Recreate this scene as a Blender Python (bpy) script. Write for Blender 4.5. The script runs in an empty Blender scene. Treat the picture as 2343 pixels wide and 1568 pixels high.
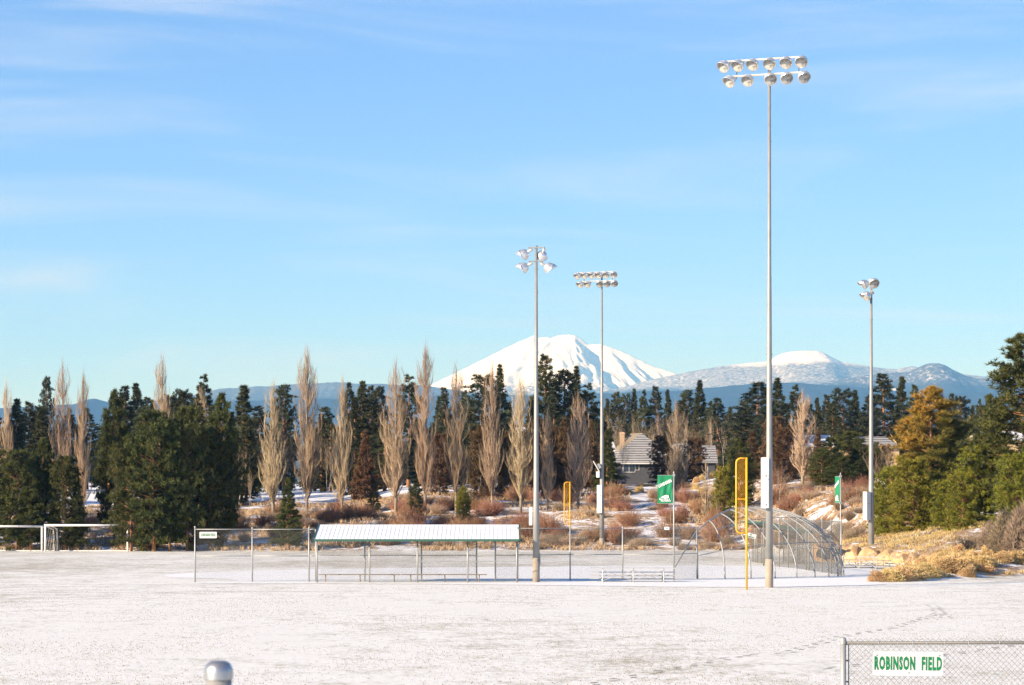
import bpy, math, random
import numpy as np
from mathutils import Vector, Matrix

# ---------------------------------------------------------------- camera, sky, sun, exposure
SC = bpy.context.scene
COL = SC.collection
F, CX, YH, HC = 5952.0, 1171.0, 1166.8, 3.33        # focal length and horizon in photo pixels (2342 wide), eye height
cam_d = bpy.data.cameras.new("camera")
cam_d.sensor_width = 36.0
cam_d.lens = F / 2342.0 * 36.0
cam_d.shift_y = (YH - 784.0) / 2342.0
cam_d.clip_start, cam_d.clip_end = 0.5, 120000.0
cam_d.dof.use_dof = True
cam_d.dof.focus_distance = 125.0
cam_d.dof.aperture_fstop = 11.0
cam = bpy.data.objects.new("camera", cam_d)
cam.location = (0, 0, HC)
cam.rotation_euler = (math.radians(90), 0, 0)
COL.objects.link(cam)
SC.camera = cam

SUN_AZ, SUN_EL = 56.0, 20.0                          # degrees: to the left of straight behind the camera, above horizon
sx, sy, sz = (-math.sin(math.radians(SUN_AZ)) * math.cos(math.radians(SUN_EL)),
              -math.cos(math.radians(SUN_AZ)) * math.cos(math.radians(SUN_EL)), math.sin(math.radians(SUN_EL)))
SC.world = bpy.data.worlds.new("World")
SC.world.use_nodes = True
wn = SC.world.node_tree
wn.nodes.clear()
def WN(t): return wn.nodes.new(t)
sky = WN("ShaderNodeTexSky")
sky.sky_type = "NISHITA"
sky.sun_disc = False
sky.sun_elevation = math.radians(SUN_EL)
sky.sun_rotation = math.atan2(sx, sy)
sky.altitude = 1100
sky.air_density = 0.6
sky.dust_density = 0.0
sky.ozone_density = 5.0
tc = WN("ShaderNodeTexCoord")
sep = WN("ShaderNodeSeparateXYZ")
wn.links.new(tc.outputs["Generated"], sep.inputs[0])
def wmath(op, a, b=None):
    n = WN("ShaderNodeMath"); n.operation = op
    for i, s in enumerate((a, b)):
        if s is None: continue
        if isinstance(s, (int, float)): n.inputs[i].default_value = s
        else: wn.links.new(s, n.inputs[i])
    return n.outputs[0]
az = wmath("ARCTAN2", sep.outputs[0], sep.outputs[1])
el = wmath("ARCSINE", sep.outputs[2])
comb = WN("ShaderNodeCombineXYZ")                     # long thin cirrus: stretched along the azimuth
wn.links.new(wmath("MULTIPLY", az, 2.6), comb.inputs[0])
wn.links.new(wmath("ADD", wmath("MULTIPLY", el, 24.0), wmath("MULTIPLY", az, 0.35)), comb.inputs[1])
no = WN("ShaderNodeTexNoise"); no.inputs["Scale"].default_value = 1.5; no.inputs["Detail"].default_value = 5.0
no.inputs["Roughness"].default_value = 0.58; no.inputs["Distortion"].default_value = 0.7
wn.links.new(comb.outputs[0], no.inputs["Vector"])
ramp = WN("ShaderNodeMapRange"); ramp.interpolation_type = "SMOOTHERSTEP"
ramp.inputs[1].default_value = 0.42; ramp.inputs[2].default_value = 0.85
ramp.inputs[3].default_value = 0.0; ramp.inputs[4].default_value = 0.5
wn.links.new(no.outputs[0], ramp.inputs[0])
mixc = WN("ShaderNodeMix"); mixc.data_type = "RGBA"; mixc.blend_type = "MIX"
# camera-like tone of the whole sky dome (softer gradient from zenith to horizon)
pre = WN("ShaderNodeMix"); pre.data_type = "RGBA"; pre.blend_type = "MULTIPLY"; pre.inputs[0].default_value = 1.0
wn.links.new(sky.outputs[0], pre.inputs[6]); pre.inputs[7].default_value = (0.1, 0.1, 0.1, 1)
gam = WN("ShaderNodeGamma"); gam.inputs[1].default_value = 0.9
wn.links.new(pre.outputs[2], gam.inputs[0])
gain = WN("ShaderNodeMix"); gain.data_type = "RGBA"; gain.blend_type = "MULTIPLY"; gain.inputs[0].default_value = 1.0
wn.links.new(gam.outputs[0], gain.inputs[6]); gain.inputs[7].default_value = (8.8, 9.5, 11.2, 1)
wn.links.new(ramp.outputs[0], mixc.inputs[0])
wn.links.new(gain.outputs[2], mixc.inputs[6])
mixc.inputs[7].default_value = (4.35, 4.75, 5.4, 1)
bg = WN("ShaderNodeBackground"); bg.inputs[1].default_value = 0.10
wn.links.new(mixc.outputs[2], bg.inputs[0])
wo = WN("ShaderNodeOutputWorld"); wn.links.new(bg.outputs[0], wo.inputs[0])

sun_d = bpy.data.lights.new("sun", "SUN")
sun_d.energy = 5.0
sun_d.angle = math.radians(0.53)
sun_d.color = (1.0, 0.915, 0.80)
sun = bpy.data.objects.new("sun", sun_d)
sun.location = (sx * 200, sy * 200, sz * 200 + 50)
sun.rotation_euler = Vector((sx, sy, sz)).to_track_quat("Z", "Y").to_euler()
COL.objects.link(sun)
SC.view_settings.view_transform = "Standard"
SC.view_settings.look = "None"
SC.view_settings.exposure = 1.02
SC.view_settings.gamma = 1.0
SC.view_settings.use_curve_mapping = False
SC.render.film_transparent = False
SC.cycles.max_bounces = 5
SC.cycles.diffuse_bounces = 3
SC.cycles.glossy_bounces = 2
SC.cycles.transmission_bounces = 3
SC.cycles.volume_bounces = 0
SC.cycles.use_denoising = True
SC.cycles.denoising_prefilter = "FAST"

rng = np.random.default_rng(7)
random.seed(7)

# ---------------------------------------------------------------- helpers
def gx(px, Y): return (px - CX) / F * Y
def gz(py, Y): return HC + (YH - py) / F * Y
def gnd(px, py):
    Y = HC * F / (py - YH)
    return gx(px, Y), Y

class Geo:
    def __init__(s): s.v = []; s.f = []; s.n = 0
    def add(s, v, f):
        v = np.asarray(v, float); s.v.append(v)
        for a in f: s.f.append(tuple(int(i) + s.n for i in a))
        s.n += len(v); return s
    def addt(s, v, t):                               # numpy triangles
        s.v.append(v); s.f.append(np.asarray(t) + s.n); s.n += len(v); return s
    def box(s, lo, hi, M=None):
        x0, y0, z0 = lo; x1, y1, z1 = hi
        v = np.array([[x0,y0,z0],[x1,y0,z0],[x1,y1,z0],[x0,y1,z0],[x0,y0,z1],[x1,y0,z1],[x1,y1,z1],[x0,y1,z1]], float)
        if M is not None: v = np.array([M @ Vector(p) for p in v])
        return s.add(v, [(0,3,2,1),(4,5,6,7),(0,1,5,4),(1,2,6,5),(2,3,7,6),(3,0,4,7)])
    def tube(s, pts, r, k=8, cap=True):
        pts = [Vector(p) for p in pts]
        rs = r if hasattr(r, "__len__") else [r] * len(pts)
        V = []; prev = None
        for i, p in enumerate(pts):
            d = (pts[min(i+1, len(pts)-1)] - pts[max(i-1, 0)]).normalized()
            if prev is None:
                ref = Vector((0,0,1)) if abs(d.z) < 0.9 else Vector((1,0,0))
                a = d.cross(ref).normalized()
            else:
                a = (prev - d * prev.dot(d)).normalized()
            prev = a; b = d.cross(a)
            for j in range(k):
                t = 2 * math.pi * j / k
                V.append(p + (a * math.cos(t) + b * math.sin(t)) * rs[i])
        Fc = []
        for i in range(len(pts)-1):
            for j in range(k):
                q = (j+1) % k
                Fc.append((i*k+j, i*k+q, (i+1)*k+q, (i+1)*k+j))
        if cap:
            Fc.append(tuple(range(k-1, -1, -1))); Fc.append(tuple((len(pts)-1)*k + j for j in range(k)))
        return s.add(np.array(V), Fc)
    def lathe(s, prof, k=16, M=None):                # prof: (r, z) pairs
        V = []; Fc = []
        for r, z in prof:
            for j in range(k):
                t = 2 * math.pi * j / k
                p = Vector((r*math.cos(t), r*math.sin(t), z))
                V.append(M @ p if M else p)
        for i in range(len(prof)-1):
            for j in range(k):
                q = (j+1) % k
                Fc.append((i*k+j, i*k+q, (i+1)*k+q, (i+1)*k+j))
        return s.add(np.array(V), Fc)
    def mesh(s, name, mat, smooth=False):
        me = bpy.data.meshes.new(name)
        V = np.concatenate(s.v) if s.v else np.zeros((0,3))
        if s.f and isinstance(s.f[0], np.ndarray):
            T = np.concatenate(s.f).astype(np.int32)
            me.vertices.add(len(V)); me.vertices.foreach_set("co", V.astype(np.float32).ravel())
            me.loops.add(T.size); me.loops.foreach_set("vertex_index", T.ravel())
            me.polygons.add(len(T)); me.polygons.foreach_set("loop_start", np.arange(0, T.size, 3, dtype=np.int32))
            me.update(calc_edges=True)
        else:
            me.from_pydata([tuple(p) for p in V], [], s.f)
        if mat is not None: me.materials.append(mat)
        if smooth: me.polygons.foreach_set("use_smooth", [True] * len(me.polygons))
        me.update()
        return me

def obj(name, me, parent=None, loc=None, rot=None, scale=None):
    if isinstance(me, Geo): raise TypeError
    o = bpy.data.objects.new(name, me); COL.objects.link(o)
    if parent is not None: o.parent = parent
    if loc is not None: o.location = loc
    if rot is not None: o.rotation_euler = rot
    if scale is not None: o.scale = scale
    return o
def tag(o, label, cat, group=None, kind=None):
    o["label"] = label; o["category"] = cat
    if group: o["group"] = group
    if kind: o["kind"] = kind
    return o
def struct(o, label=None, cat=None, kind="structure"):
    o["kind"] = kind
    if label: o["label"] = label
    if cat: o["category"] = cat
    return o
def thing(name, label, cat, loc=(0,0,0), rz=0.0, group=None, scale=None):
    o = obj(name, None, None, loc, (0,0,rz), scale)
    o.empty_display_size = 0.3
    return tag(o, label, cat, group)
def part(name, geo, mat, parent, smooth=False, label=None, loc=None, rot=None):
    o = obj(name, geo.mesh(name, mat, smooth), parent, loc, rot)
    if label: o["label"] = label
    return o

# ---------------------------------------------------------------- materials
def new_mat(name):
    m = bpy.data.materials.new(name); m.use_nodes = True
    nt = m.node_tree; b = nt.nodes["Principled BSDF"]
    return m, nt, b
def nd(nt, t, **kw):
    n = nt.nodes.new(t)
    for k, v in kw.items(): setattr(n, k, v)
    return n
def noise(nt, scale, detail=4, rough=0.55, vec=None, stretch=None, dist=0.0):
    n = nd(nt, "ShaderNodeTexNoise")
    n.inputs["Scale"].default_value = scale; n.inputs["Detail"].default_value = detail
    n.inputs["Roughness"].default_value = rough; n.inputs["Distortion"].default_value = dist
    if vec is not None:
        if stretch:
            mp = nd(nt, "ShaderNodeMapping"); mp.inputs["Scale"].default_value = stretch
            nt.links.new(vec, mp.inputs[0]); vec = mp.outputs[0]
        nt.links.new(vec, n.inputs["Vector"])
    return n.outputs[0]
def mrange(nt, v, a, b, c=0.0, d=1.0, smooth=True):
    n = nd(nt, "ShaderNodeMapRange")
    if smooth: n.interpolation_type = "SMOOTHSTEP"
    for i, x in enumerate((a, b, c, d)): n.inputs[i+1].default_value = x
    nt.links.new(v, n.inputs[0]); return n.outputs[0]
def mth(nt, op, a, b=None, clamp=False):
    n = nd(nt, "ShaderNodeMath", operation=op); n.use_clamp = clamp
    for i, s in enumerate((a, b)):
        if s is None: continue
        if isinstance(s, (int, float)): n.inputs[i].default_value = s
        else: nt.links.new(s, n.inputs[i])
    return n.outputs[0]
def mixcol(nt, f, a, b, blend="MIX"):
    n = nd(nt, "ShaderNodeMix", data_type="RGBA", blend_type=blend)
    for i, s in ((0, f), (6, a), (7, b)):
        if isinstance(s, (int, float)): n.inputs[i].default_value = s
        elif isinstance(s, tuple): n.inputs[i].default_value = (*s, 1) if len(s) == 3 else s
        else: nt.links.new(s, n.inputs[i])
    return n.outputs[2]
def bump(nt, b, h, strength, dist):
    n = nd(nt, "ShaderNodeBump"); n.inputs["Strength"].default_value = strength; n.inputs["Distance"].default_value = dist
    nt.links.new(h, n.inputs["Height"]); nt.links.new(n.outputs[0], b.inputs["Normal"])
def geopos(nt): return nd(nt, "ShaderNodeNewGeometry").outputs["Position"]
def objco(nt): return nd(nt, "ShaderNodeTexCoord").outputs["Object"]

def paint(name, col, rough=0.5, metal=0.0, wear=None, wscale=3.0, wlo=0.55, whi=0.75, var=0.08):
    m, nt, b = new_mat(name)
    v = objco(nt)
    c = mixcol(nt, mrange(nt, noise(nt, 1.7, 4, vec=v), 0.3, 0.7), tuple(x*(1-var) for x in col), tuple(min(1, x*(1+var)) for x in col))
    if wear:
        c = mixcol(nt, mrange(nt, noise(nt, wscale, 6, 0.65, v), wlo, whi), c, wear)
    nt.links.new(c, b.inputs["Base Color"])
    b.inputs["Roughness"].default_value = rough; b.inputs["Metallic"].default_value = metal
    return m
def leafy(name, c0, c1, c2=None, rough=0.75, nscale=0.5, rvar=0.35, trans=0.0):
    """colour varies in clumps through the crown and from one plant to the next"""
    m, nt, b = new_mat(name)
    v = objco(nt)
    oi = nd(nt, "ShaderNodeObjectInfo")
    c = mixcol(nt, mrange(nt, noise(nt, nscale, 5, 0.7, v), 0.32, 0.68), c0, c1)
    if c2:
        c = mixcol(nt, mrange(nt, noise(nt, nscale*2.6, 3, 0.6, v), 0.60, 0.72, 0, 0.85), c, c2)
    hv = nd(nt, "ShaderNodeHueSaturation")
    nt.links.new(c, hv.inputs["Color"])
    nt.links.new(mrange(nt, oi.outputs["Random"], 0, 1, 1-rvar, 1+rvar, False), hv.inputs["Value"])
    nt.links.new(mrange(nt, mth(nt, "FRACT", mth(nt, "MULTIPLY", oi.outputs["Random"], 7.3)), 0, 1, 0.485, 0.515, False), hv.inputs["Hue"])
    nt.links.new(hv.outputs[0], b.inputs["Base Color"])
    b.inputs["Roughness"].default_value = rough
    b.inputs["Specular IOR Level"].default_value = 0.25
    if trans: b.inputs["Transmission Weight"].default_value = 0
    return m

M = {}
M["galv"] = paint("galvanized_steel", (0.36, 0.36, 0.345), 0.5, 0.35, (0.26, 0.26, 0.25), 6)
M["rail"] = paint("dark_rail", (0.13, 0.13, 0.125), 0.55, 0.2)  # darker steel for the nearest fence's top rail
M["capmetal"] = paint("cast_cap", (0.42, 0.42, 0.42), 0.38, 0.8, (0.25, 0.18, 0.13), 30, 0.62, 0.7)
M["wire"] = paint("galvanized_wire", (0.20, 0.195, 0.175), 0.6, 0.2)
M["pole"] = paint("pole_galvanized", (0.265, 0.265, 0.255), 0.5, 0.15, (0.21, 0.21, 0.20), 3)
M["concrete"] = paint("concrete_sleeve", (0.36, 0.30, 0.235), 0.9, 0, (0.25, 0.21, 0.16), 5)
M["alu"] = paint("spun_aluminium", (0.70, 0.70, 0.70), 0.32, 0.75)
M["lens"] = paint("lamp_glass", (0.42, 0.41, 0.37), 0.15, 0.0, (0.20, 0.195, 0.18), 7, 0.5, 0.6)
M["cream"] = paint("ballast_enamel", (0.50, 0.485, 0.45), 0.5)
M["box"] = paint("cabinet_enamel", (0.66, 0.655, 0.63), 0.55, 0.1, (0.68, 0.67, 0.64), 2)
M["dark"] = paint("dark_fitting", (0.06, 0.06, 0.06), 0.6)
M["snow"] = paint("snow_cap", (0.86, 0.86, 0.87), 0.8)
M["green_metal"] = paint("green_trim", (0.025, 0.10, 0.075), 0.5)
M["roof_panel"] = paint("frosted_roof_panel", (0.78, 0.785, 0.79), 0.65, 0, (0.72, 0.73, 0.74), 2, 0.6, 0.8)
M["wood"] = paint("weathered_plank", (0.22, 0.17, 0.12), 0.85)
M["rust_steel"] = paint("brown_steel", (0.26, 0.20, 0.15), 0.7, 0.3)
M["yellow"] = paint("safety_yellow", (0.82, 0.40, 0.01), 0.45, 0, (0.70, 0.29, 0.005), 4)
M["goal"] = paint("chipped_white_paint", (0.80, 0.79, 0.76), 0.5, 0, (0.36, 0.17, 0.08), 5, 0.60, 0.66)
M["sign"] = paint("sign_white", (0.60, 0.59, 0.565), 0.4)
M["sgreen"] = paint("sign_green", (0.0, 0.17, 0.05), 0.5)
M["banner"] = paint("banner_green", (0.004, 0.20, 0.08), 0.7)
M["white"] = paint("print_white", (0.85, 0.86, 0.86), 0.6)
M["blue"] = paint("print_blue", (0.03, 0.32, 0.62), 0.5)
M["net"] = paint("net_cord", (0.75, 0.75, 0.73), 0.8)
M["seat_alu"] = paint("bleacher_plank", (0.46, 0.455, 0.44), 0.45, 0.35)

def bark(name, a, b_, k=9.0, low=None):
    m, nt, b = new_mat(name)
    v = objco(nt)
    c = mixcol(nt, mrange(nt, noise(nt, k, 5, 0.7, v, (1, 1, 0.25)), 0.35, 0.65), a, b_)
    nt.links.new(c, b.inputs["Base Color"]); b.inputs["Roughness"].default_value = 0.9
    return m
M["bark_pine"] = bark("bark_pine", (0.20, 0.095, 0.045), (0.38, 0.19, 0.09))
M["bark_dark"] = bark("bark_dark", (0.085, 0.062, 0.045), (0.17, 0.125, 0.09))
M["bark_pop"] = bark("bark_poplar", (0.20, 0.155, 0.11), (0.42, 0.34, 0.25), 3)
M["bark_white"] = bark("bark_white", (0.42, 0.36, 0.29), (0.70, 0.64, 0.55), 3)
M["twig_pop"] = leafy("poplar_twigs", (0.35, 0.245, 0.15), (0.49, 0.365, 0.24), rvar=0.18)
M["twig_bare"] = leafy("bare_twigs", (0.33, 0.235, 0.15), (0.44, 0.33, 0.23), (0.40, 0.24, 0.15), rvar=0.2)
M["twig_red"] = leafy("willow_twigs", (0.26, 0.125, 0.07), (0.36, 0.20, 0.12), (0.40, 0.26, 0.15), rvar=0.3)
M["twig_brown"] = leafy("brush_twigs", (0.27, 0.19, 0.125), (0.40, 0.30, 0.20), (0.46, 0.34, 0.18), rvar=0.3)
M["gold"] = leafy("rabbitbrush", (0.56, 0.38, 0.16), (0.74, 0.55, 0.28), (0.52, 0.45, 0.31), rvar=0.22, nscale=1.0)
M["sage"] = leafy("grey_brush", (0.19, 0.135, 0.09), (0.31, 0.235, 0.16), (0.36, 0.29, 0.21), rvar=0.15)
M["needle"] = leafy("pine_needles", (0.024, 0.034, 0.010), (0.092, 0.100, 0.023), (0.17, 0.105, 0.03), rvar=0.22, nscale=0.8)
M["needle_far"] = leafy("pine_needles_far", (0.030, 0.040, 0.018), (0.085, 0.090, 0.032), (0.19, 0.105, 0.04), rvar=0.3, nscale=0.8)
M["needle_blue"] = leafy("spruce_needles", (0.026, 0.038, 0.024), (0.072, 0.085, 0.045), rvar=0.3, nscale=0.8)
M["needle_young"] = leafy("young_pine_needles", (0.085, 0.10, 0.012), (0.22, 0.205, 0.02), (0.27, 0.19, 0.035), rvar=0.15, nscale=1.2)  # brighter yellow-green needles of the young pines
def orange_needles():
    m, nt, b = new_mat("orange_needles")
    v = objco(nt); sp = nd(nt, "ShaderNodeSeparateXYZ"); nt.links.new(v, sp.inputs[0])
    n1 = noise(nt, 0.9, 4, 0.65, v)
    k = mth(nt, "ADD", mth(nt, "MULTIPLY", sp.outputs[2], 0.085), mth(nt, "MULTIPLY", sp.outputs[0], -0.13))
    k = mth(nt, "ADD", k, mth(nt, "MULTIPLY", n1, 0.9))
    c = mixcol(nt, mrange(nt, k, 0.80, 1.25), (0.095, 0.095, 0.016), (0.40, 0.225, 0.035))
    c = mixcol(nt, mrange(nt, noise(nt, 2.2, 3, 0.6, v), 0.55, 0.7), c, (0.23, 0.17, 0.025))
    nt.links.new(c, b.inputs["Base Color"]); b.inputs["Roughness"].default_value = 0.7; b.inputs["Specular IOR Level"].default_value = 0.25
    return m
M["needle_or"] = orange_needles()
M["juniper"] = leafy("juniper_foliage", (0.07, 0.038, 0.017), (0.17, 0.10, 0.045), (0.04, 0.045, 0.018), rvar=0.25)
M["stubble"] = leafy("turf_stubble", (0.26, 0.215, 0.16), (0.38, 0.32, 0.24), (0.20, 0.19, 0.11), nscale=0.3, rvar=0.0)
M["gold_grass"] = leafy("bank_grass", (0.38, 0.25, 0.11), (0.60, 0.43, 0.21), (0.30, 0.19, 0.10), nscale=0.55, rvar=0.0)
M["grass"] = leafy("dry_grass", (0.42, 0.29, 0.14), (0.56, 0.42, 0.23), (0.34, 0.20, 0.10), nscale=0.25, rvar=0.0)
# ---------------------------------------------------------------- terrain
def vnoise(x, y, seed=0):
    x = np.asarray(x, float); y = np.asarray(y, float)
    xi = np.floor(x).astype(np.int64); yi = np.floor(y).astype(np.int64)
    fx = x - xi; fy = y - yi
    def h(a, b):
        n = (a * 374761393 + b * 668265263 + seed * 974634777) & 0xFFFFFFFF
        n = ((n ^ (n >> 13)) * 1274126177) & 0xFFFFFFFF
        return ((n ^ (n >> 16)) & 0xFFFF) / 65535.0
    u = fx*fx*(3-2*fx); v = fy*fy*(3-2*fy)
    return (h(xi,yi)*(1-u)+h(xi+1,yi)*u)*(1-v) + (h(xi,yi+1)*(1-u)+h(xi+1,yi+1)*u)*v
def fbm(x, y, oct=4, seed=0, gain=0.5):
    s = 0; a = 1; t = 0
    for i in range(oct):
        s = s + a * vnoise(np.asarray(x) * 2**i + 17.3*i, np.asarray(y) * 2**i - 9.1*i, seed + i); t += a; a *= gain
    return s / t
def sstep(t):
    t = np.clip(t, 0, 1); return t*t*(3-2*t)

def berm_edge(Y): return np.interp(Y, [100, 119, 124, 132, 140, 149, 160, 170, 400], [16.8, 16.8, 18.2, 20.6, 22.4, 23.4, 20.7, 20.0, 20.0])
def ter(X, Y):
    X = np.asarray(X, float); Y = np.asarray(Y, float)
    near = 1.72 * sstep((29 - Y) / 20)
    edge = 209.5 + 1.5 * np.sin(X * 0.11) - 44 * sstep((X - 19) / 9)
    d = Y - edge
    hill = np.interp(d, [0, 5, 24, 50, 80, 120, 300, 800, 3000, 12000, 60000], [0, 0.5, 3.1, 4.7, 6.0, 7.0, 8.2, 10, 30, 90, 90])
    left = sstep((-8 - X) / 12) * sstep((d - 18) / 14) * (1 - sstep((d - 110) / 120))
    hill = hill - 1.1 * left
    hill = hill + np.where(d > 3, (fbm(X*0.09, Y*0.09, 3, 3) - 0.5) * 1.5 * sstep((d-3)/15) * (1 - sstep((d-400)/400)), 0)
    s1 = (Y - 120.0) - np.maximum(X - 16.8, 0) * 1.0
    s2 = X - berm_edge(Y)
    z1 = np.interp(s1, [0, 2, 6, 22, 45, 90], [0, 0.25, 0.75, 2.2, 4.2, 6.0])
    z2 = np.interp(s2, [0, 0.6, 1.2, 2.2, 7, 16, 40], [0, 0.45, 0.8, 1.05, 1.9, 3.0, 4.5])
    berm = np.minimum(z1, z2)
    berm = berm + np.where(berm > 0.2, (fbm(X*0.4, Y*0.25, 3, 8) - 0.5) * 0.7 * sstep(berm), 0)
    berm = np.where(Y > 300, 0, berm)
    return np.maximum(np.maximum(near, hill), berm)
def zt(x, y): return float(ter(np.array([x]), np.array([y]))[0])

def axis(lo, hi, step, far, grow):
    a = list(np.arange(lo, hi + step/2, step))
    s = step
    while a[-1] < far: s *= grow; a.append(a[-1] + s)
    s = step; b = [a[0]]
    while b[-1] > -far: s *= grow; b.append(b[-1] - s)
    return np.array(sorted(set(b[1:] + a)))
xs = axis(-64, 64, 1.0, 30000, 1.35)
ys = axis(100, 330, 1.0, 40000, 1.35)
ys = ys[ys > -4000]
ys = np.array(sorted(set(list(ys[(ys < -20) | (ys > 99)]) + list(np.arange(-20, 100, 2.0)))))
XX, YY = np.meshgrid(xs, ys)
ZZ = ter(XX, YY)
nx, ny = len(xs), len(ys)
V = np.stack([XX.ravel(), YY.ravel(), ZZ.ravel()], 1)
i, j = np.meshgrid(np.arange(nx-1), np.arange(ny-1))
a = (j*nx + i).ravel()
T = np.concatenate([np.stack([a, a+1, a+nx+1], 1), np.stack([a, a+nx+1, a+nx], 1)])
g = Geo(); g.addt(V, T)

def snow_ground_nodes(nt, b):
    pos = geopos(nt)
    n_big = noise(nt, 0.055, 4, 0.6, pos, (1, 0.45, 1))
    n_mid = noise(nt, 0.9, 5, 0.65, pos, (0.75, 0.55, 1))
    n_fine = noise(nt, 4.5, 4, 0.7, pos, (1, 0.35, 1))
    s = mth(nt, "ADD", mth(nt, "MULTIPLY", n_fine, 0.42), mth(nt, "ADD", mth(nt, "MULTIPLY", n_mid, 0.38), mth(nt, "MULTIPLY", n_big, 0.55)))
    sp = nd(nt, "ShaderNodeSeparateXYZ"); nt.links.new(pos, sp.inputs[0])
    far = mrange(nt, sp.outputs[1], 105, 175, 0.0, 0.075)
    s = mth(nt, "ADD", s, far)
    snow = mixcol(nt, mrange(nt, n_big, 0.35, 0.65), (0.81, 0.785, 0.715), (0.875, 0.855, 0.785))
    grass = mixcol(nt, mrange(nt, n_mid, 0.4, 0.62), (0.40, 0.33, 0.245), (0.30, 0.27, 0.16))
    f = mrange(nt, s, 0.64, 0.86, 0.0, 0.75)
    return mixcol(nt, f, snow, grass), s, pos, sp

m, nt, b = new_mat("ground_snow_dusted")
fieldc, s, pos, sp = snow_ground_nodes(nt, b)
# hillside: patches of snow over dry grass and brown soil
h1 = noise(nt, 0.26, 5, 0.68, pos, (1, 1, 1.6), 0.5)
h2 = noise(nt, 1.5, 5, 0.7, pos)
hs = mth(nt, "ADD", mth(nt, "MULTIPLY", h1, 0.55), mth(nt, "MULTIPLY", h2, 0.45))
soil = mixcol(nt, mrange(nt, h2, 0.35, 0.65), (0.30, 0.195, 0.12), (0.50, 0.36, 0.20))
soil = mixcol(nt, mrange(nt, noise(nt, 0.5, 4, 0.6, pos), 0.5, 0.7), soil, (0.25, 0.145, 0.085))
hillc = mixcol(nt, mrange(nt, hs, 0.485, 0.545), soil, (0.82, 0.81, 0.81))
at = nd(nt, "ShaderNodeAttribute", attribute_name="hill")
hm = mth(nt, "ADD", at.outputs["Fac"], mth(nt, "MULTIPLY", mth(nt, "SUBTRACT", h2, 0.5), 0.9))
col = mixcol(nt, mrange(nt, hm, 0.42, 0.58), fieldc, hillc)
# clean meadow snow beyond the bank, between the poplars
at2 = nd(nt, "ShaderNodeAttribute", attribute_name="meadow")
col = mixcol(nt, at2.outputs["Fac"], col, (0.82, 0.82, 0.83))
# far valley floor: dark pine forest
at3 = nd(nt, "ShaderNodeAttribute", attribute_name="forest")
col = mixcol(nt, at3.outputs["Fac"], col, (0.035, 0.045, 0.04))
nt.links.new(col, b.inputs["Base Color"])
b.inputs["Roughness"].default_value = 0.85; b.inputs["Specular IOR Level"].default_value = 0.2
hgt = mth(nt, "ADD", mth(nt, "MULTIPLY", h2, 0.6), noise(nt, 5.0, 4, 0.7, pos))
bump(nt, b, hgt, 0.32, 0.07)
M["ground"] = m
me = g.mesh("ground", m, True)
edge = 209.5 + 1.5*np.sin(XX*0.11) - 44*sstep((XX-19)/9)
s1 = (YY - 120.0) - np.maximum(XX - 16.8, 0); s2 = XX - berm_edge(YY)
hillm = np.maximum(sstep((YY - edge)/1.6), sstep(np.minimum(s1/1.4, s2/0.8)) * (YY < 300))
mead = sstep((YY - 268 - 6*np.sin(XX*.2))/10) * sstep((-6 - XX)/7) * (1 - sstep((YY-420)/60))
fore = sstep((YY - 520) / 300)
for nm, arr in (("hill", hillm), ("meadow", mead), ("forest", fore)):
    at_ = me.attributes.new(nm, "FLOAT", "POINT"); at_.data.foreach_set("value", arr.ravel().astype(np.float32))
struct(obj("ground", me), "snow dusted playing field rising to a brushy bank", "ground")

# infield and path of clean snow, one sheet a few millimetres above the grass
poly = [(372,1319.5),(384,1314.5),(450,1311),(560,1307),(705,1303),(830,1301),(1000,1298.5),(1226,1297),(1400,1295.5),(1560,1294.5),(1700,1295.5),(1800,1297),(1905,1302),
        (1938,1300),(1985,1299),(2006,1306),(2000,1318),(1992,1326),(2012,1333),(2028,1337.5),(1960,1340.5),(1880,1342),(1800,1343.5),(1700,1344),(1540,1343.5),(1400,1341.5),(1226,1339.5),(1000,1337),(720,1335.5),(560,1335),
        (452,1335.2),(452,1333.2),(545,1329),(520,1326),(470,1324),(400,1322.5)]
pts = []
for k in range(len(poly)):
    p, q = poly[k], poly[(k+1) % len(poly)]
    n = max(1, int(abs(q[0]-p[0]) / 9))
    for t in range(n):
        f = t / n
        pts.append((p[0]+(q[0]-p[0])*f, p[1]+(q[1]-p[1])*f + random.uniform(-0.35, 0.35)))
m, nt, b = new_mat("clean_snow")
pos = geopos(nt)
c = mixcol(nt, mrange(nt, noise(nt, 0.5, 5, 0.6, pos, (1, .4, 1)), 0.35, 0.7), (0.88, 0.87, 0.835), (0.84, 0.83, 0.79))
c = mixcol(nt, mrange(nt, noise(nt, 2.5, 5, 0.7, pos, (1, .5, 1)), 0.66, 0.74, 0, 0.6), c, (0.5, 0.44, 0.36))
nt.links.new(c, b.inputs["Base Color"]); b.inputs["Roughness"].default_value = 0.8; b.inputs["Specular IOR Level"].default_value = 0.2
bump(nt, b, noise(nt, 1.2, 4, 0.6, pos), 0.25, 0.05)
M["clean_snow"] = m
import bmesh
bm = bmesh.new()
vs = [bm.verts.new((gnd(*p)[0], gnd(*p)[1], 0.012)) for p in pts]
es = [bm.edges.new((vs[k], vs[(k+1) % len(vs)])) for k in range(len(vs))]
bmesh.ops.triangle_fill(bm, edges=es, use_beauty=True)
for f in bm.faces:
    if f.normal.z < 0: f.normal_flip()
me = bpy.data.meshes.new("infield_snow"); bm.to_mesh(me); bm.free(); me.materials.append(m)
struct(obj("infield_snow", me), "clean untrodden snow covering the ball field infield", "snow")

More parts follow.
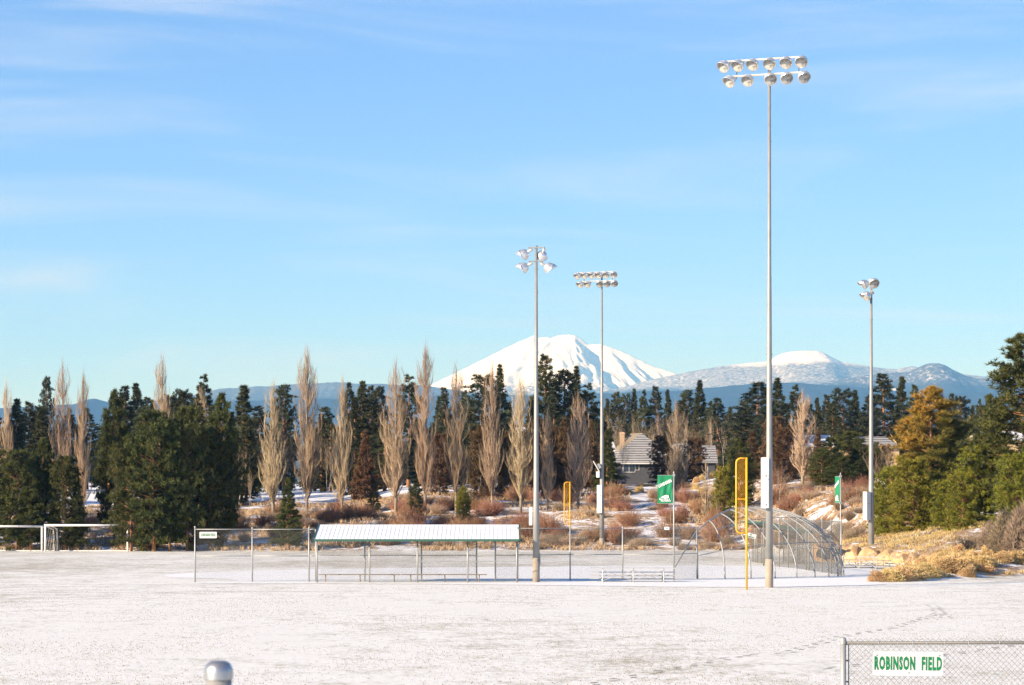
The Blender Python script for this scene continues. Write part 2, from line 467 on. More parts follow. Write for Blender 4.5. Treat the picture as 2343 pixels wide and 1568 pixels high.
def ground_strip(name, line, w, mat, z, label, cat):
    g = Geo(); P = [Vector((*gnd(*p), 0)) for p in line]
    V = []; Fc = []
    for k, p in enumerate(P):
        d = (P[min(k+1, len(P)-1)] - P[max(k-1, 0)]).normalized(); nrm = Vector((-d.y, d.x, 0))
        for s_ in (-1, 1):
            q = p + nrm * w/2 * s_ * random.uniform(0.8, 1.2); V.append((q.x, q.y, z))
        if k: Fc.append((2*k-2, 2*k-1, 2*k+1, 2*k))
    g.add(np.array(V), Fc)
    return struct(obj(name, g.mesh(name, mat)), label, cat)
# painted boundary line of the near field with its snow lip
ground_strip("field_line", [(-60+ 22*k, 1344.2 - 0.0115*(22*k)) for k in range(38)], 0.55, M["clean_snow"], 0.006, "white boundary line across the snowy field", "line")
ground_strip("field_line", [(-60+ 30*k, 1356.5 - 0.004*(30*k)) for k in range(30)], 0.20, M["clean_snow"], 0.006, "second faint white line parallel to the boundary line", "line")

# trail of footprints: flat patches coloured for bare turf and the hollows' shade
def prints(lines):
    g = Geo()
    for ln in lines:
        P = [Vector((*gnd(*p), 0)) for p in ln]
        for a_, b_ in zip(P, P[1:]):
            n = max(2, int((b_-a_).length / 0.55))
            for t in range(n):
                c = a_.lerp(b_, t / n); s_ = 0.11 if t % 2 else -0.11
                d = (b_-a_).normalized(); nr = Vector((-d.y, d.x, 0))
                c = c + nr * (s_ + random.uniform(-.05, .05))
                V = []
                L, W = random.uniform(.13, .18), random.uniform(.06, .09)
                for k in range(8):
                    an = k * math.pi / 4
                    q = c + d * math.cos(an) * L + nr * math.sin(an) * W
                    V.append((q.x, q.y, 0.004))
                g.add(np.array(V), [tuple(range(8))])
    return g
m, nt, b = new_mat("print_turf_shade")
nt.links.new(mixcol(nt, mrange(nt, noise(nt, 7, 4, 0.6, geopos(nt)), 0.35, 0.65), (0.16, 0.135, 0.10), (0.46, 0.42, 0.37)), b.inputs["Base Color"])
b.inputs["Roughness"].default_value = 0.9
g = prints([[(1250,1585),(1500,1538),(1700,1500),(1800,1492),(1930,1455),(2040,1437),(2110,1415),(2150,1402)], [(2165,1414),(2148,1402),(2138,1390),(2128,1384)], [(1880,1530),(2060,1512),(2342,1475)]])
o = obj("footprints", g.mesh("footprints", m)); struct(o, "trail of footprints pressed into the thin snow", "footprints", "stuff")

# ---------------------------------------------------------------- far mountains
def interp_prof(prof, px): 
    p = np.array(prof, float); return np.interp(px, p[:,0], p[:,1])
def mountain(name, prof, D, slope, depth, mat, label, back=1500.0, ncol=420, nrow=110, rough=0.0, crest=0.0, radial=None, seed=0, bowls=(), scarps=()):
    p0, p1 = prof[0][0], prof[-1][0]
    px = np.linspace(p0, p1, ncol)
    Xc = (px - CX) / F * D
    zp = HC + (YH - interp_prof(prof, px)) / F * D
    zp = zp + crest * (fbm(Xc/60, Xc*0+3, 4, seed) - 0.5)
    t = np.concatenate([np.linspace(0, 1, nrow), 1 + np.linspace(0.03, 1, 14)])
    front = np.clip(1 - t, 0, 1)
    dist = front * depth
    Yr = D - dist; Yr = np.where(t > 1, D + (t - 1) * back, Yr)
    Xg, Yg = np.meshgrid(Xc, Yr)
    # the outline also bends in plan, so that the crest is no straight wall
    Zp = np.tile(zp, (len(t), 1))
    Dg = np.tile(dist[:, None], (1, ncol)); Bk = np.tile(np.clip(t-1, 0, 1)[:, None] * back, (1, ncol))
    wob = 1 + 0.35*(fbm(Xg/900, Dg/900, 3, seed+5)-0.5)
    Z = Zp - slope*wob*Dg - 0.5*Bk
    fade = sstep(Dg / 260)
    if radial:
        cx_, cy_, amp, k = radial
        X0 = (cx_-CX)/F*D; Y0 = D + cy_
        th = np.arctan2(Xg - X0, -(Yg - Y0)); r = np.hypot(Xg-X0, Yg-Y0)
        rid = np.abs(fbm(th*k, r/700, 4, seed+2, 0.55) - 0.5) * 2
        Z = Z + amp * (rid - 0.35) * fade * np.clip(r/900, 0.2, 1.2)
    Z = Z + rough * (fbm(Xg/420, Yg/420, 5, seed+9, 0.55) - 0.5) * fade
    for bx_, bd, rx, ry, dep in bowls:
        X0 = (bx_-CX)/F*D
        Z = Z - dep*np.exp(-(((Xg-X0)/rx)**2 + ((Dg-bd)/ry)**2))
    for sx0, drift, A_, wd_, rec, dmax in scarps:       # cirque walls that turn away from the morning sun
        u = Xg - ((sx0-CX)/F*D + drift*Dg) + 60*(fbm(Dg/160, Dg*0+sx0, 3, seed)-0.5)
        Z = Z - A_ * sstep(u/wd_) * (1 - sstep((u-wd_)/rec)) * sstep(Dg/90) * (1 - sstep((Dg-dmax)/300))
    Z = np.maximum(Z, 60)
    V = np.stack([Xg.ravel(), Yg.ravel(), Z.ravel()], 1)
    nx_, ny_ = ncol, len(t)
    i, j = np.meshgrid(np.arange(nx_-1), np.arange(ny_-1)); a = (j*nx_+i).ravel()
    T = np.concatenate([np.stack([a, a+1, a+nx_+1], 1), np.stack([a, a+nx_+1, a+nx_], 1)])
    g = Geo(); g.addt(V, T)
    return struct(obj(name, g.mesh(name, mat, True)), label, "mountain")

def mount_mat(name, tree_lo, tree_hi, forest, frost, rock=0.0, stripe=(1/28, 1/28, 1/90), patch=None):
    """open snow above the timber line, frosted forest below, dark forest lowest"""
    m, nt, b = new_mat(name)
    pos = geopos(nt)
    sp = nd(nt, "ShaderNodeSeparateXYZ"); nt.links.new(pos, sp.inputs[0])
    n1 = noise(nt, 1.0, 5, 0.65, pos, (1/500, 1/500, 1/300))
    n2 = noise(nt, 1.0, 4, 0.7, pos, stripe)
    zz = mth(nt, "ADD", sp.outputs[2], mth(nt, "MULTIPLY", mth(nt, "SUBTRACT", n1, 0.5), frost[3]))
    snow = (0.86, 0.865, 0.88)
    dark = mixcol(nt, mrange(nt, n2, 0.3, 0.7), forest, tuple(x*1.5 for x in forest))
    fr = mixcol(nt, mrange(nt, n2, frost[0], frost[1], 0.05, 1), dark, snow)
    c = mixcol(nt, mrange(nt, zz, tree_lo, tree_lo + frost[2]), dark, fr)
    c = mixcol(nt, mrange(nt, zz, tree_hi, tree_hi + 60), c, snow)
    if patch:
        n3 = noise(nt, 1.0, 3, 0.6, pos, (1/260, 1/260, 1/90))
        c = mixcol(nt, mrange(nt, n3, patch, patch+0.03), c, snow)
    if rock:
        n4 = noise(nt, 1.0, 5, 0.75, pos, (1/140, 1/140, 1/60))
        c = mixcol(nt, mrange(nt, n4, 0.665, 0.70, 0, rock), c, (0.2, 0.17, 0.16))
    nt.links.new(c, b.inputs["Base Color"]); b.inputs["Roughness"].default_value = 0.9
    b.inputs["Specular IOR Level"].default_value = 0.1
    return m
def hz(py, D): return HC + (YH - py) / F * D
D1 = 25000.0
mm = mount_mat("peak_snow", hz(925, D1), hz(900, D1), (0.04, 0.05, 0.05), (0.40, 0.62, 120, 220), rock=0.5)
mountain("snow_peak", [(600,985),(860,925),(930,900),(990,879),(1020,864),(1050,850),(1085,833),(1110,820),(1145,803),(1170,790),(1200,777),(1222,768),(1232,773),(1252,771),(1262,774),(1275,768),(1300,764.5),(1316,766),(1328,770),(1345,784),(1360,785),(1375,785),(1400,795),(1420,803),(1440,812),(1460,822),(1480,832),(1500,841),(1520,847),(1545,855),(1600,880),(1700,930),(1850,990)],
         D1, 0.40, 2600.0, mm, "broad snow covered volcano behind the treeline", ncol=640, nrow=240, rough=70, crest=12, radial=(1290, 260, 95, 4.2), seed=11,
         scarps=((1308, 0.30, 95, 130, 420, 900), (1262, 0.05, 34, 70, 300, 600), (1385, 0.42, 60, 120, 400, 1300), (1440, 0.5, 45, 90, 350, 1100), (1490, 0.5, 40, 90, 300, 900), (1215, -0.25, 30, 80, 300, 1200)),
         bowls=((1345, 330, 150, 320, 62), (1385, 900, 110, 260, 55), (1460, 800, 190, 300, 45), (1262, 420, 60, 260, 30)))
D2 = 21000.0
mm = mount_mat("ridge_snow", hz(905, D2), hz(843, D2), (0.022, 0.03, 0.03), (0.33, 0.88, 60, 130))
mountain("snowy_ridge", [(1180,960),(1300,918),(1380,896),(1420,887),(1460,876),(1500,866),(1540,858),(1580,850),(1620,843),(1650,838),(1690,833),(1730,829),(1760,826),(1775,815),(1790,808),(1810,804.5),(1840,802.5),(1868,803),(1882,806),(1900,816),(1925,828),(1960,834),(2000,840),(2050,846),(2070,841),(2085,838),(2110,842),(2160,850),(2230,860),(2290,866),(2400,878),(2520,890)],
         D2, 0.26, 3000.0, mm, "long frosted ridge with a bald white dome", ncol=560, nrow=110, rough=70, crest=7, seed=23)
D3 = 15500.0
mm = mount_mat("foothill_forest", hz(893, D3), hz(700, D3), (0.018, 0.026, 0.026), (0.50, 0.75, 60, 90), patch=0.70)
mountain("forested_butte", [(1760,960),(1840,905),(1880,878),(1920,868),(1960,862),(2010,856),(2050,853),(2078,850),(2100,841),(2115,835),(2128,832.5),(2145,832),(2160,836),(2180,846),(2205,858),(2235,866),(2290,872),(2400,890),(2550,910)],
         D3, 0.28, 2600.0, mm, "dark forested butte with a few snow openings", ncol=360, nrow=80, rough=60, crest=14, seed=31)
D4 = 13500.0
mm = mount_mat("low_forest", hz(700, D4), hz(600, D4), (0.018, 0.026, 0.026), (0.50, 0.75, 60, 90))
mountain("forested_foothills", [(-500,955),(-200,945),(0,935),(170,925),(215,912),(240,918),(300,930),(420,925),(600,915),(900,912),(1000,905),(1200,905),(1360,902),(1450,897),(1560,893),(1650,885),(1720,878),(1800,875),(1900,882),(2000,890),(2150,900),(2350,900),(2600,905),(2900,915)],
         D4, 0.16, 3500.0, mm, "low dark forest rolling below the snowy mountains", ncol=420, nrow=60, rough=50, crest=12, seed=41)
D5 = 17000.0
mm = mount_mat("left_ridge_forest", hz(925, D5), hz(780, D5), (0.035, 0.047, 0.045), (0.50, 1.05, 70, 160), patch=0.72)
mountain("frosted_foothill", [(-400,945),(100,932),(300,925),(420,908),(500,891),(560,886),(620,884),(680,879),(740,876),(790,876),(850,879),(900,881),(960,882),(1010,888),(1080,898),(1180,910),(1300,925),(1450,950)],
         D5, 0.2, 3000.0, mm, "low frosted forest ridge below the volcano", ncol=420, nrow=80, rough=60, crest=14, seed=51)

# the air between: one closed box of thin haze round everything below the sky
g = Geo(); g.box((-34000, -4600, -1.5), (34000, 44000, 1830))
m, nt, b = new_mat("haze_air")
nt.nodes.remove(b)
pv = nd(nt, "ShaderNodeVolumePrincipled")
HAZE = 6.4e-5
pv.inputs["Color"].default_value = (0.175, 0.48, 1.0, 1)
pv.inputs["Absorption Color"].default_value = (1, 1, 1, 1)
pv.inputs["Density"].default_value = HAZE
pv.inputs["Anisotropy"].default_value = 0.0
nt.links.new(pv.outputs[0], nt.nodes["Material Output"].inputs["Volume"])
struct(obj("haze", g.mesh("haze", m)), "pale blue winter haze over the valley", "haze", "stuff")
# ---------------------------------------------------------------- chain link and pipe work
MESHP = 0.072
def link_wires(geo, S, W, H, r=0.0021, pitch=MESHP, seg=1):
    """two families of diagonal wires over a surface S(u, v), u in [0, W], v in [0, H] metres"""
    c = np.arange(-H, W + pitch, pitch)
    P0 = []; P1 = []
    for sgn in (1, -1):
        for c0 in c:
            # line u = c0 + v (sgn 1) or u = c0 + H - v
            vlo, vhi = 0.0, H
            if sgn == 1: vlo, vhi = max(0, -c0), min(H, W - c0)
            else: vlo, vhi = max(0, c0 + H - W), min(H, c0 + H)
            if vhi - vlo < 0.01: continue
            vv = np.linspace(vlo, vhi, seg + 1)
            uu = c0 + vv if sgn == 1 else c0 + H - vv
            pts = np.array([S(u_, v_) for u_, v_ in zip(uu, vv)])
            P0.append(pts[:-1]); P1.append(pts[1:])
    return prisms(geo, np.concatenate(P0), np.concatenate(P1), r, r)
def frames(d):
    ref = np.where(np.abs(d[:, 2:3]) < 0.9, np.array([[0, 0, 1.0]]), np.array([[1.0, 0, 0]]))
    a = np.cross(d, ref); a /= np.linalg.norm(a, axis=1, keepdims=True) + 1e-12
    return a, np.cross(d, a)
def prisms(geo, p0, p1, r0, r1, k=3):
    d = p1 - p0; L = np.linalg.norm(d, axis=1, keepdims=True) + 1e-9; d = d / L
    a, b_ = frames(d); N = len(p0)
    r0 = np.broadcast_to(np.asarray(r0, float).reshape(-1, 1), (N, 1)); r1 = np.broadcast_to(np.asarray(r1, float).reshape(-1, 1), (N, 1))
    ring0 = [p0 + (a*math.cos(2*math.pi*j/k) + b_*math.sin(2*math.pi*j/k))*r0 for j in range(k)]
    ring1 = [p1 + (a*math.cos(2*math.pi*j/k) + b_*math.sin(2*math.pi*j/k))*r1 for j in range(k)]
    V = np.stack(ring0 + ring1, 1).reshape(-1, 3)
    base = np.arange(N)[:, None] * (2*k)
    T = []
    for j in range(k):
        q = (j+1) % k
        T.append(base + np.array([[j, q, k+q]])); T.append(base + np.array([[j, k+q, k+j]]))
    return geo.addt(V, np.concatenate(T))
def cones(geo, p0, p1, r0):
    d = p1 - p0; L = np.linalg.norm(d, axis=1, keepdims=True) + 1e-9; d = d / L
    a, b_ = frames(d); N = len(p0)
    r0 = np.broadcast_to(np.asarray(r0, float).reshape(-1, 1), (N, 1))
    V = np.stack([p0 + (a*math.cos(t) + b_*math.sin(t))*r0 for t in (0, 2.094, 4.189)] + [p1], 1).reshape(-1, 3)
    base = np.arange(N)[:, None] * 4
    return geo.addt(V, np.concatenate([base + np.array([[0, 1, 3]]), base + np.array([[1, 2, 3]]), base + np.array([[2, 0, 3]])]))

def fence_run(name, label, posts, H, rails, cat="fence", group=None, mesh=True, post_r=0.033, wire_r=0.0021, mesh_span=None, post_h=None, cap=True, knuckle=True):
    """posts: list of (X, Y); origin of the thing at the first post"""
    ox, oy = posts[0]
    t = thing(name, label, cat, (ox, oy, 0), 0, group)
    P = [Vector((x-ox, y-oy, 0)) for x, y in posts]
    for k, p in enumerate(P):
        h = (post_h[k] if post_h else H + 0.05)
        g = Geo(); g.tube([p, p + Vector((0, 0, h))], post_r, 8)
        if cap: g.lathe([(post_r*1.25, h-0.03), (post_r*1.25, h), (post_r*0.8, h+0.03), (0.001, h+0.045)], 8, Matrix.Translation(p))
        part("post", g, M["galv"], t, True)
    for z in rails:
        for a_, b_ in zip(P, P[1:]):
            g = Geo(); g.tube([a_ + Vector((0, 0, z)), b_ + Vector((0, 0, z))], 0.021, 6)
            part("rail", g, M["galv"], t, True)
    if mesh:
        for k, (a_, b_) in enumerate(zip(P, P[1:])):
            if mesh_span and k not in mesh_span: continue
            d = b_ - a_; L = d.length; d.normalize()
            off = Vector((-d.y, d.x, 0)) * 0.028
            g = Geo()
            link_wires(g, lambda u, v: tuple(a_ + d*u + off + Vector((0, 0, 0.04 + v))), L, H + 0.03 - 0.04, wire_r)
            part("chain_link", g, M["wire"], t)
    return t

# fence left of the dugout, and the run from the dugout to the backstop
YF = 120.2
fl = [(gx(446, YF), YF), (gx(577, YF), YF), (gx(706.5, YF), YF), (gx(722, YF), YF)]
fence_run("chain_link_fence", "chain link fence panel carrying the field name sign beside the dugout", fl, 2.46, [2.43, 1.20], post_h=[2.55, 2.5, 2.5, 2.4])
YR = 122.3
fr = [(gx(1184, 120.6), 120.6), (gx(1304, 121.6), 121.6), (gx(1424, YR), YR), (gx(1541, YR), YR), (gx(1594, 125.2), 125.2)]
fence_run("chain_link_fence", "chain link fence run between the dugout and the backstop", fr, 2.50, [2.47, 1.24], post_h=[2.5, 2.48, 2.52, 2.5, 2.5])

# ---------------------------------------------------------------- dugout
def bench(parent_loc, x0, x1, legs, rz, label, group):
    t = thing("bench", label, "bench", (parent_loc[0], parent_loc[1], 0), rz, group)
    g = Geo(); g.box((x0, -0.13, 0.335), (x1, 0.13, 0.375)); part("seat", g, M["wood"], t)
    for lx in legs:
        g = Geo(); g.tube([(lx, 0, 0), (lx, 0, 0.334)], 0.028, 6); g.box((lx-0.02, -0.11, 0.318), (lx+0.02, 0.11, 0.334)); part("leg", g, M["rust_steel"], t)
    return t
def dugout(label, loc, rz, L, front_posts, back_posts, group, mesh=True, npan=47):
    """local x along the length, low eave at y=-0.35, high eave at y=2.75; the field lies towards +y"""
    t = thing("dugout", label, "dugout", loc, rz, group)
    y0, z0, y1, z1 = -0.40, 2.00, 2.70, 2.63
    w = L / npan
    sl = Vector((0, y1-y0, z1-z0)).normalized(); nrm = Vector((0, -sl.z, sl.y))
    g = Geo()
    Ms = Matrix(((1, 0, 0, 0), (0, sl.y, nrm.y, y0), (0, sl.z, nrm.z, z0), (0, 0, 0, 1)))
    sl_len = math.hypot(y1-y0, z1-z0)
    g.box((0.0075, 0, 0.0), (w-0.0075, sl_len, 0.016 ), Ms); g.box((-0.007, -0.012, 0.0), (0.007, sl_len, 0.026), Ms)
    pm = g.mesh("roof_panel", M["roof_panel"])
    roof = part("roof", Geo().box((0, 0, -0.05), (L, sl_len, -0.004), Ms), M["green_metal"], t, label="dark green roof deck under white panels")
    for k in range(npan):
        obj("roof_panel", pm, roof, (k*w, 0, 0))
    g = Geo(); g.box((-0.02, y0-0.05, z0-0.10), (L+0.02, y0-0.01, z0-0.005)); part("fascia", g, M["green_metal"], roof)
    g = Geo(); g.box((-0.035, y1+0.01, z1-0.13), (L+0.035, y1+0.05, z1+0.01)); part("fascia", g, M["green_metal"], roof)
    for xx in (-0.07, L+0.03):
        g = Geo(); g.box((xx, 0, -0.12), (xx+0.04, sl_len, 0.05), Ms); part("barge_board", g, M["green_metal"], roof)
    for px_ in front_posts:
        g = Geo(); g.tube([(px_, 0, 0), (px_, 0, 2.0)], 0.036, 8); part("post", g, M["galv"], t, True)
    for px_ in back_posts:
        g = Geo(); g.tube([(px_, 2.0, 0), (px_, 2.0, 2.43)], 0.036, 8); part("post", g, M["galv"], t, True)
    g = Geo(); g.tube([(0.05, 0, 1.97), (L-0.05, 0, 1.97)], 0.03, 6); g2 = part("beam", g, M["galv"], t)
    g = Geo(); g.tube([(0.05, 2.0, 2.40), (L-0.05, 2.0, 2.40)], 0.03, 6); part("beam", g, M["galv"], t)
    g = Geo(); g.tube([(front_posts[0], 0, 0.98), (front_posts[-1], 0, 0.98)], 0.02, 6); part("rail", g, M["galv"], t)
    bp = sorted(back_posts)
    for a_, b_ in ((front_posts[0], bp[1]), (bp[1], bp[2]), (bp[3], front_posts[-1])):
        g = Geo(); g.tube([(a_, 2.0, 1.22), (b_, 2.0, 1.22)], 0.02, 6); part("rail", g, M["galv"], t)
    if mesh:
        for a_, b_ in zip(front_posts, front_posts[1:]):
            g = Geo(); link_wires(g, lambda u, v: (a_+u, 0.04, 0.03+v), b_-a_, 1.93, 0.0021); part("chain_link", g, M["wire"], t)
        for a_, b_ in ((front_posts[0], bp[0]), (bp[0], bp[1]), (bp[1], bp[2]), (bp[3], front_posts[-1])):
            g = Geo(); link_wires(g, lambda u, v: (a_+u, 2.04, 0.03+v), b_-a_, 2.3, 0.0021); part("chain_link", g, M["wire"], t)
    return t
YD = 118.9
X0 = gx(720, YD-0.4)
def dl(px, Y=YD): return gx(px, Y) - X0
LD = gx(1187, YD-0.4) - X0
dugout("roofed dugout with frosted white metal panels and green trim", (X0, YD, 0), 0, LD, [dl(725.3), dl(845), dl(954.7), dl(1069.5), dl(1182)],
       [dl(834.3, YD+2), dl(964, YD+2), dl(1090, YD+2), dl(1133, YD+2)], None)
bl = lambda px: gx(px, YD+0.8) - X0
bench((X0, YD+0.8), bl(729), bl(916), [bl(744.5), bl(823.5), bl(901.5)], 0, "long low plank bench in the white roofed dugout under its sign end", "dugout benches")
bench((X0, YD+0.8), bl(918), bl(1114), [bl(939.5), bl(1017.5), bl(1096)], 0, "long low plank bench running past the dugout's open gate", "dugout benches")
# the facing dugout beyond the backstop, low eave away from the field
dugout("far dugout with green roof edge behind the curved backstop", (17.75, 157.5, 0), math.radians(90+3), 8.6, [0.2, 2.3, 4.4, 6.5, 8.4], [2.0, 4.4, 6.4, 7.2], None, True, 40)

# ---------------------------------------------------------------- bleachers
def bleacher(name, label, loc, rz, L, group=None):
    """three seat rows rising towards -y (its back)"""
    t = thing(name, label, "bleachers", loc, rz, group)
    planks = [(0.78, 0.02, 0.26), (0.42, 0.30, 0.26), (0.20, 0.18, 0.2), (0.06, 0.60, 0.24), (-0.14, 0.45, 0.2)]
    rows = [(0.95, 0.26), (0.66, 0.14), (0.45, 0.44), (0.16, 0.30), (-0.05, 0.64)]
    for y, z in rows:
        g = Geo(); g.box((0, y-0.12, z), (L, y+0.12, z+0.04)); part("plank", g, M["seat_alu"], t)
    for fx in (0.14, 0.5, 0.86):
        x = L*fx
        g = Geo()
        g.tube([(x, -0.08, 0), (x, -0.08, 0.638)], 0.025, 6); g.tube([(x, 0.45, 0), (x, 0.45, 0.438)], 0.025, 6); g.tube([(x, 0.98, 0), (x, 0.98, 0.258)], 0.025, 6)
        g.tube([(x, -0.2, 0.03), (x, 1.1, 0.03)], 0.03, 6)
        part("frame", g, M["seat_alu"], t)
    for a_, b_ in ((0.14, 0.5), (0.5, 0.86)):
        for s_ in (0, 1):
            g = Geo(); z0, z1 = (0.08, 0.56) if s_ else (0.56, 0.08)
            g.tube([(L*a_, -0.11 - 0.012*s_, z0), (L*b_, -0.11 - 0.012*s_, z1)], 0.016, 5); part("brace", g, M["seat_alu"], t)
    return t
YB = 119.6
bleacher("bleachers", "low aluminium bleachers standing behind the fence by the banner pole", (gx(1351, YB), YB, 0), 0, gx(1545, YB)-gx(1351, YB))
bleacher("bleachers", "small aluminium bleachers half hidden by golden brush at the rock wall", (18.7, 149.5, 0.0), math.radians(-50), 3.6)

# ---------------------------------------------------------------- backstop
def zoom5(zx, zy): return (2550 + zx/3.347)/1.6533, (1850 + zy/3.347)/1.6533
ribs = []
spec = [(295,1140,270,545,.5), (640,1140,440,400,1.4), (970,1138,580,310,2.6), (1275,1135,700,260,3.9), (1550,1130,830,235,5.2),
        (1780,1122,940,226,5.6), (1955,1116,1010,222,5.2), (2070,1108,1090,224,4.6), (2112,1102,1165,232,4.4), (2145,1098,1240,248,5.0)]
for bx_, by_, tx_, ty_, dep in spec:
    X, Y = gnd(*zoom5(bx_, by_))
    vx, vy = zoom5(tx_, ty_)
    Yt = Y + dep
    ribs.append((Vector((X, Y, 0)), Vector((gx(vx, Yt), Yt, gz(vy, Yt)))))
t = thing("backstop", "tall curved chain link backstop with arched pipe ribs", "backstop", (ribs[0][0].x, ribs[0][0].y, 0))
O = ribs[0][0].copy()
def rib_pt(k, v):                                    # v 0..1 from the ground to the top edge
    k = min(max(k, 0), len(ribs)-1); i_ = min(int(k), len(ribs)-2); f = k - i_
    def one(r, v):
        B, Tp = r
        a_ = v * math.pi / 2
        h = 1 - (1 - math.sin(a_)) ; s_ = (1 - math.cos(a_)) ** 1.05
        z = Tp.z * (0.25*v + 0.75*h) 
        return Vector((B.x + (Tp.x-B.x)*s_, B.y + (Tp.y-B.y)*s_, z))
    return one(ribs[i_], v).lerp(one(ribs[i_+1], v), f)
for k in range(len(ribs)):
    g = Geo(); g.tube([rib_pt(k, j/14) - O for j in range(15)], 0.034, 7); part("rib", g, M["galv"], t, True)
top = [Vector((gx(1543, 123.4), 123.4, 0.65))]
g = Geo()
A0 = Vector((gx(1543.5, 123.0), 123.0, 0.62)); A1 = rib_pt(0, 1)
g.tube([A0 - O, A0.lerp(A1, 0.5) - O, A1 - O] + [rib_pt(k, 1) - O for k in np.linspace(0.5, 9, 18)], 0.036, 7); part("top_rail", g, M["galv"], t, True)
for vv in (0.36, 0.70):
    g = Geo(); g.tube([rib_pt(k, vv) - O for k in np.linspace(0 if vv < .5 else 1, 9, 19)], 0.02, 5); part("rail", g, M["galv"], t)
g = Geo()
for k in range(len(ribs)-1):
    Wd = (ribs[k][0] - ribs[k+1][0]).length; Wd = max(Wd, 0.3)
    link_wires(g, lambda u, v: tuple(rib_pt(k + u/Wd, v/4.2) - O), Wd, 4.2, 0.0018, seg=10)
part("chain_link", g, M["wire"], t)
# far wing: straight fence from the corner away along the other base line
wing = [zoom5(2110, 1098), zoom5(1985, 1078), zoom5(1870, 1060), zoom5(1760, 1045), zoom5(1705, 1036), zoom5(1668, 1030), zoom5(1552, 1012), zoom5(1440, 1000), zoom5(1328, 990), zoom5(1128, 975)]
wp = [gnd(*p) for p in wing]
fence_run("chain_link_fence", "chain link fence wing with closely spaced posts beyond the backstop", wp, 2.75, [2.72, 1.25], wire_r=0.0026, post_r=0.036)
# cement curb strip of bare dirt under the wing
# ---------------------------------------------------------------- banner poles
def text(name, body, size, mat, parent, loc, rot, sx=1.0, bold=0.0, align="CENTER"):
    c = bpy.data.curves.new(name, "FONT"); c.body = body; c.size = size; c.align_x = align; c.align_y = "CENTER"
    c.extrude = 0.0015; c.space_character = 1.2; c.offset = bold; c.resolution_u = 2
    c.materials.append(mat)
    o = bpy.data.objects.new(name, c); COL.objects.link(o)
    dg = bpy.context.evaluated_depsgraph_get(); me = bpy.data.meshes.new_from_object(o.evaluated_get(dg)); me.name = name
    bpy.data.objects.remove(o); bpy.data.curves.remove(c)
    return obj(name, me, parent, loc, rot, (sx, 1, 1))
def banner_pole(label, X, Y, H, zb0, zb1, rz, w):
    t = thing("banner_pole", label, "banner", (X, Y, 0), rz)
    g = Geo(); g.tube([(0,0,0), (0,0,H)], [0.036, 0.032], 8); g.lathe([(0.04, H-0.02), (0.03, H+0.04), (0.001, H+0.06)], 8); part("pole", g, M["galv"], t, True)
    for z in (zb0, zb1):
        g = Geo(); g.tube([(0, -0.02, z), (-w-0.06, -0.02, z)], 0.012, 6); g.box((-0.05, -0.06, z-0.06), (0.05, 0.05, z+0.06)); part("arm", g, M["galv"], t)
    # cloth with shallow folds
    g = Geo(); n, m_ = 16, 26; V = []; Fc = []
    for s_ in (0, 1):
        for j_ in range(m_+1):
            for i_ in range(n+1):
                u, v = i_/n, j_/m_
                fold = 0.016*math.sin(9*u + 4*v) + 0.012*math.sin(17*u - 7*v + 1) * math.sin(math.pi*v)
                x = -w*(1-u) - 0.05 - (0.02*math.sin(math.pi*v) if i_ == n else 0)
                V.append((x, -0.025 + fold*math.sin(math.pi*min(1, max(0, v)))**0.5 + 0.004*s_, zb0 + (zb1-zb0)*v))
    N = (n+1)*(m_+1)
    for j_ in range(m_):
        for i_ in range(n):
            q = j_*(n+1)+i_
            Fc.append((q, q+1, q+n+2, q+n+1)); Fc.append((N+q+n+1, N+q+n+2, N+q+1, N+q))
    g.add(np.array(V), Fc); cl = part("banner_cloth", g, M["banner"], t, True, "green cloth banner with white print")
    hh = zb1 - zb0; cx_ = -0.05 - w/2
    R = (math.radians(90), 0, 0)
    tx = text("lettering", "LUNDGREN", 0.20, M["white"], cl, (cx_-0.01, -0.052, zb0 + hh*0.705), (math.radians(90), math.radians(-25), 0), 0.56*w/0.72, 0.008)
    text("lettering", "Bend Park &", 0.098, M["white"], cl, (cx_-0.03, -0.05, zb0 + hh*0.150), R, 0.82*w/0.72, 0.005)
    text("lettering", "Recreation", 0.092, M["white"], cl, (cx_+0.03, -0.05, zb0 + hh*0.092), R, 0.95*w/0.72, 0.005)
    # mountain emblem
    prof = [(-.21, 0), (-.19, .03), (-.10, .085), (-.03, .115), (.02, .118), (.035, .14), (.052, .145), (.07, .12), (.10, .105), (.12, .10), (.125, .13), (.145, .135), (.16, .09), (.18, .03), (.18, 0), (.10, -.012), (0, -.014), (-.1, -.004)]
    k = w/0.72
    g = Geo(); n = len(prof)
    V = [(cx_+x*k, -0.053, zb0 + hh*0.195 + z) for x, z in prof] + [(cx_+x*k, -0.050, zb0 + hh*0.195 + z) for x, z in prof]
    g.add(np.array(V), [tuple(range(n)), tuple(range(2*n-1, n-1, -1))] + [(i_, i_+n, (i_+1) % n + n, (i_+1) % n) for i_ in range(n)])
    part("mountain_emblem", g, M["white"], cl)
    return t
YB1 = 122.15
banner_pole("green field banner hanging broadside from a slim pole beside the bleachers", gx(1541, YB1), YB1-0.06, gz(1081, YB1), gz(1152, YB1), gz(1087.5, YB1), 0, 0.72)
YB2 = 135.2
banner_pole("green field banner seen edge-on from a pole at the backstop corner", gx(1922.5, YB2), YB2, gz(1084, YB2), gz(1150.5, YB2), gz(1090, YB2), math.radians(-77), 0.72)

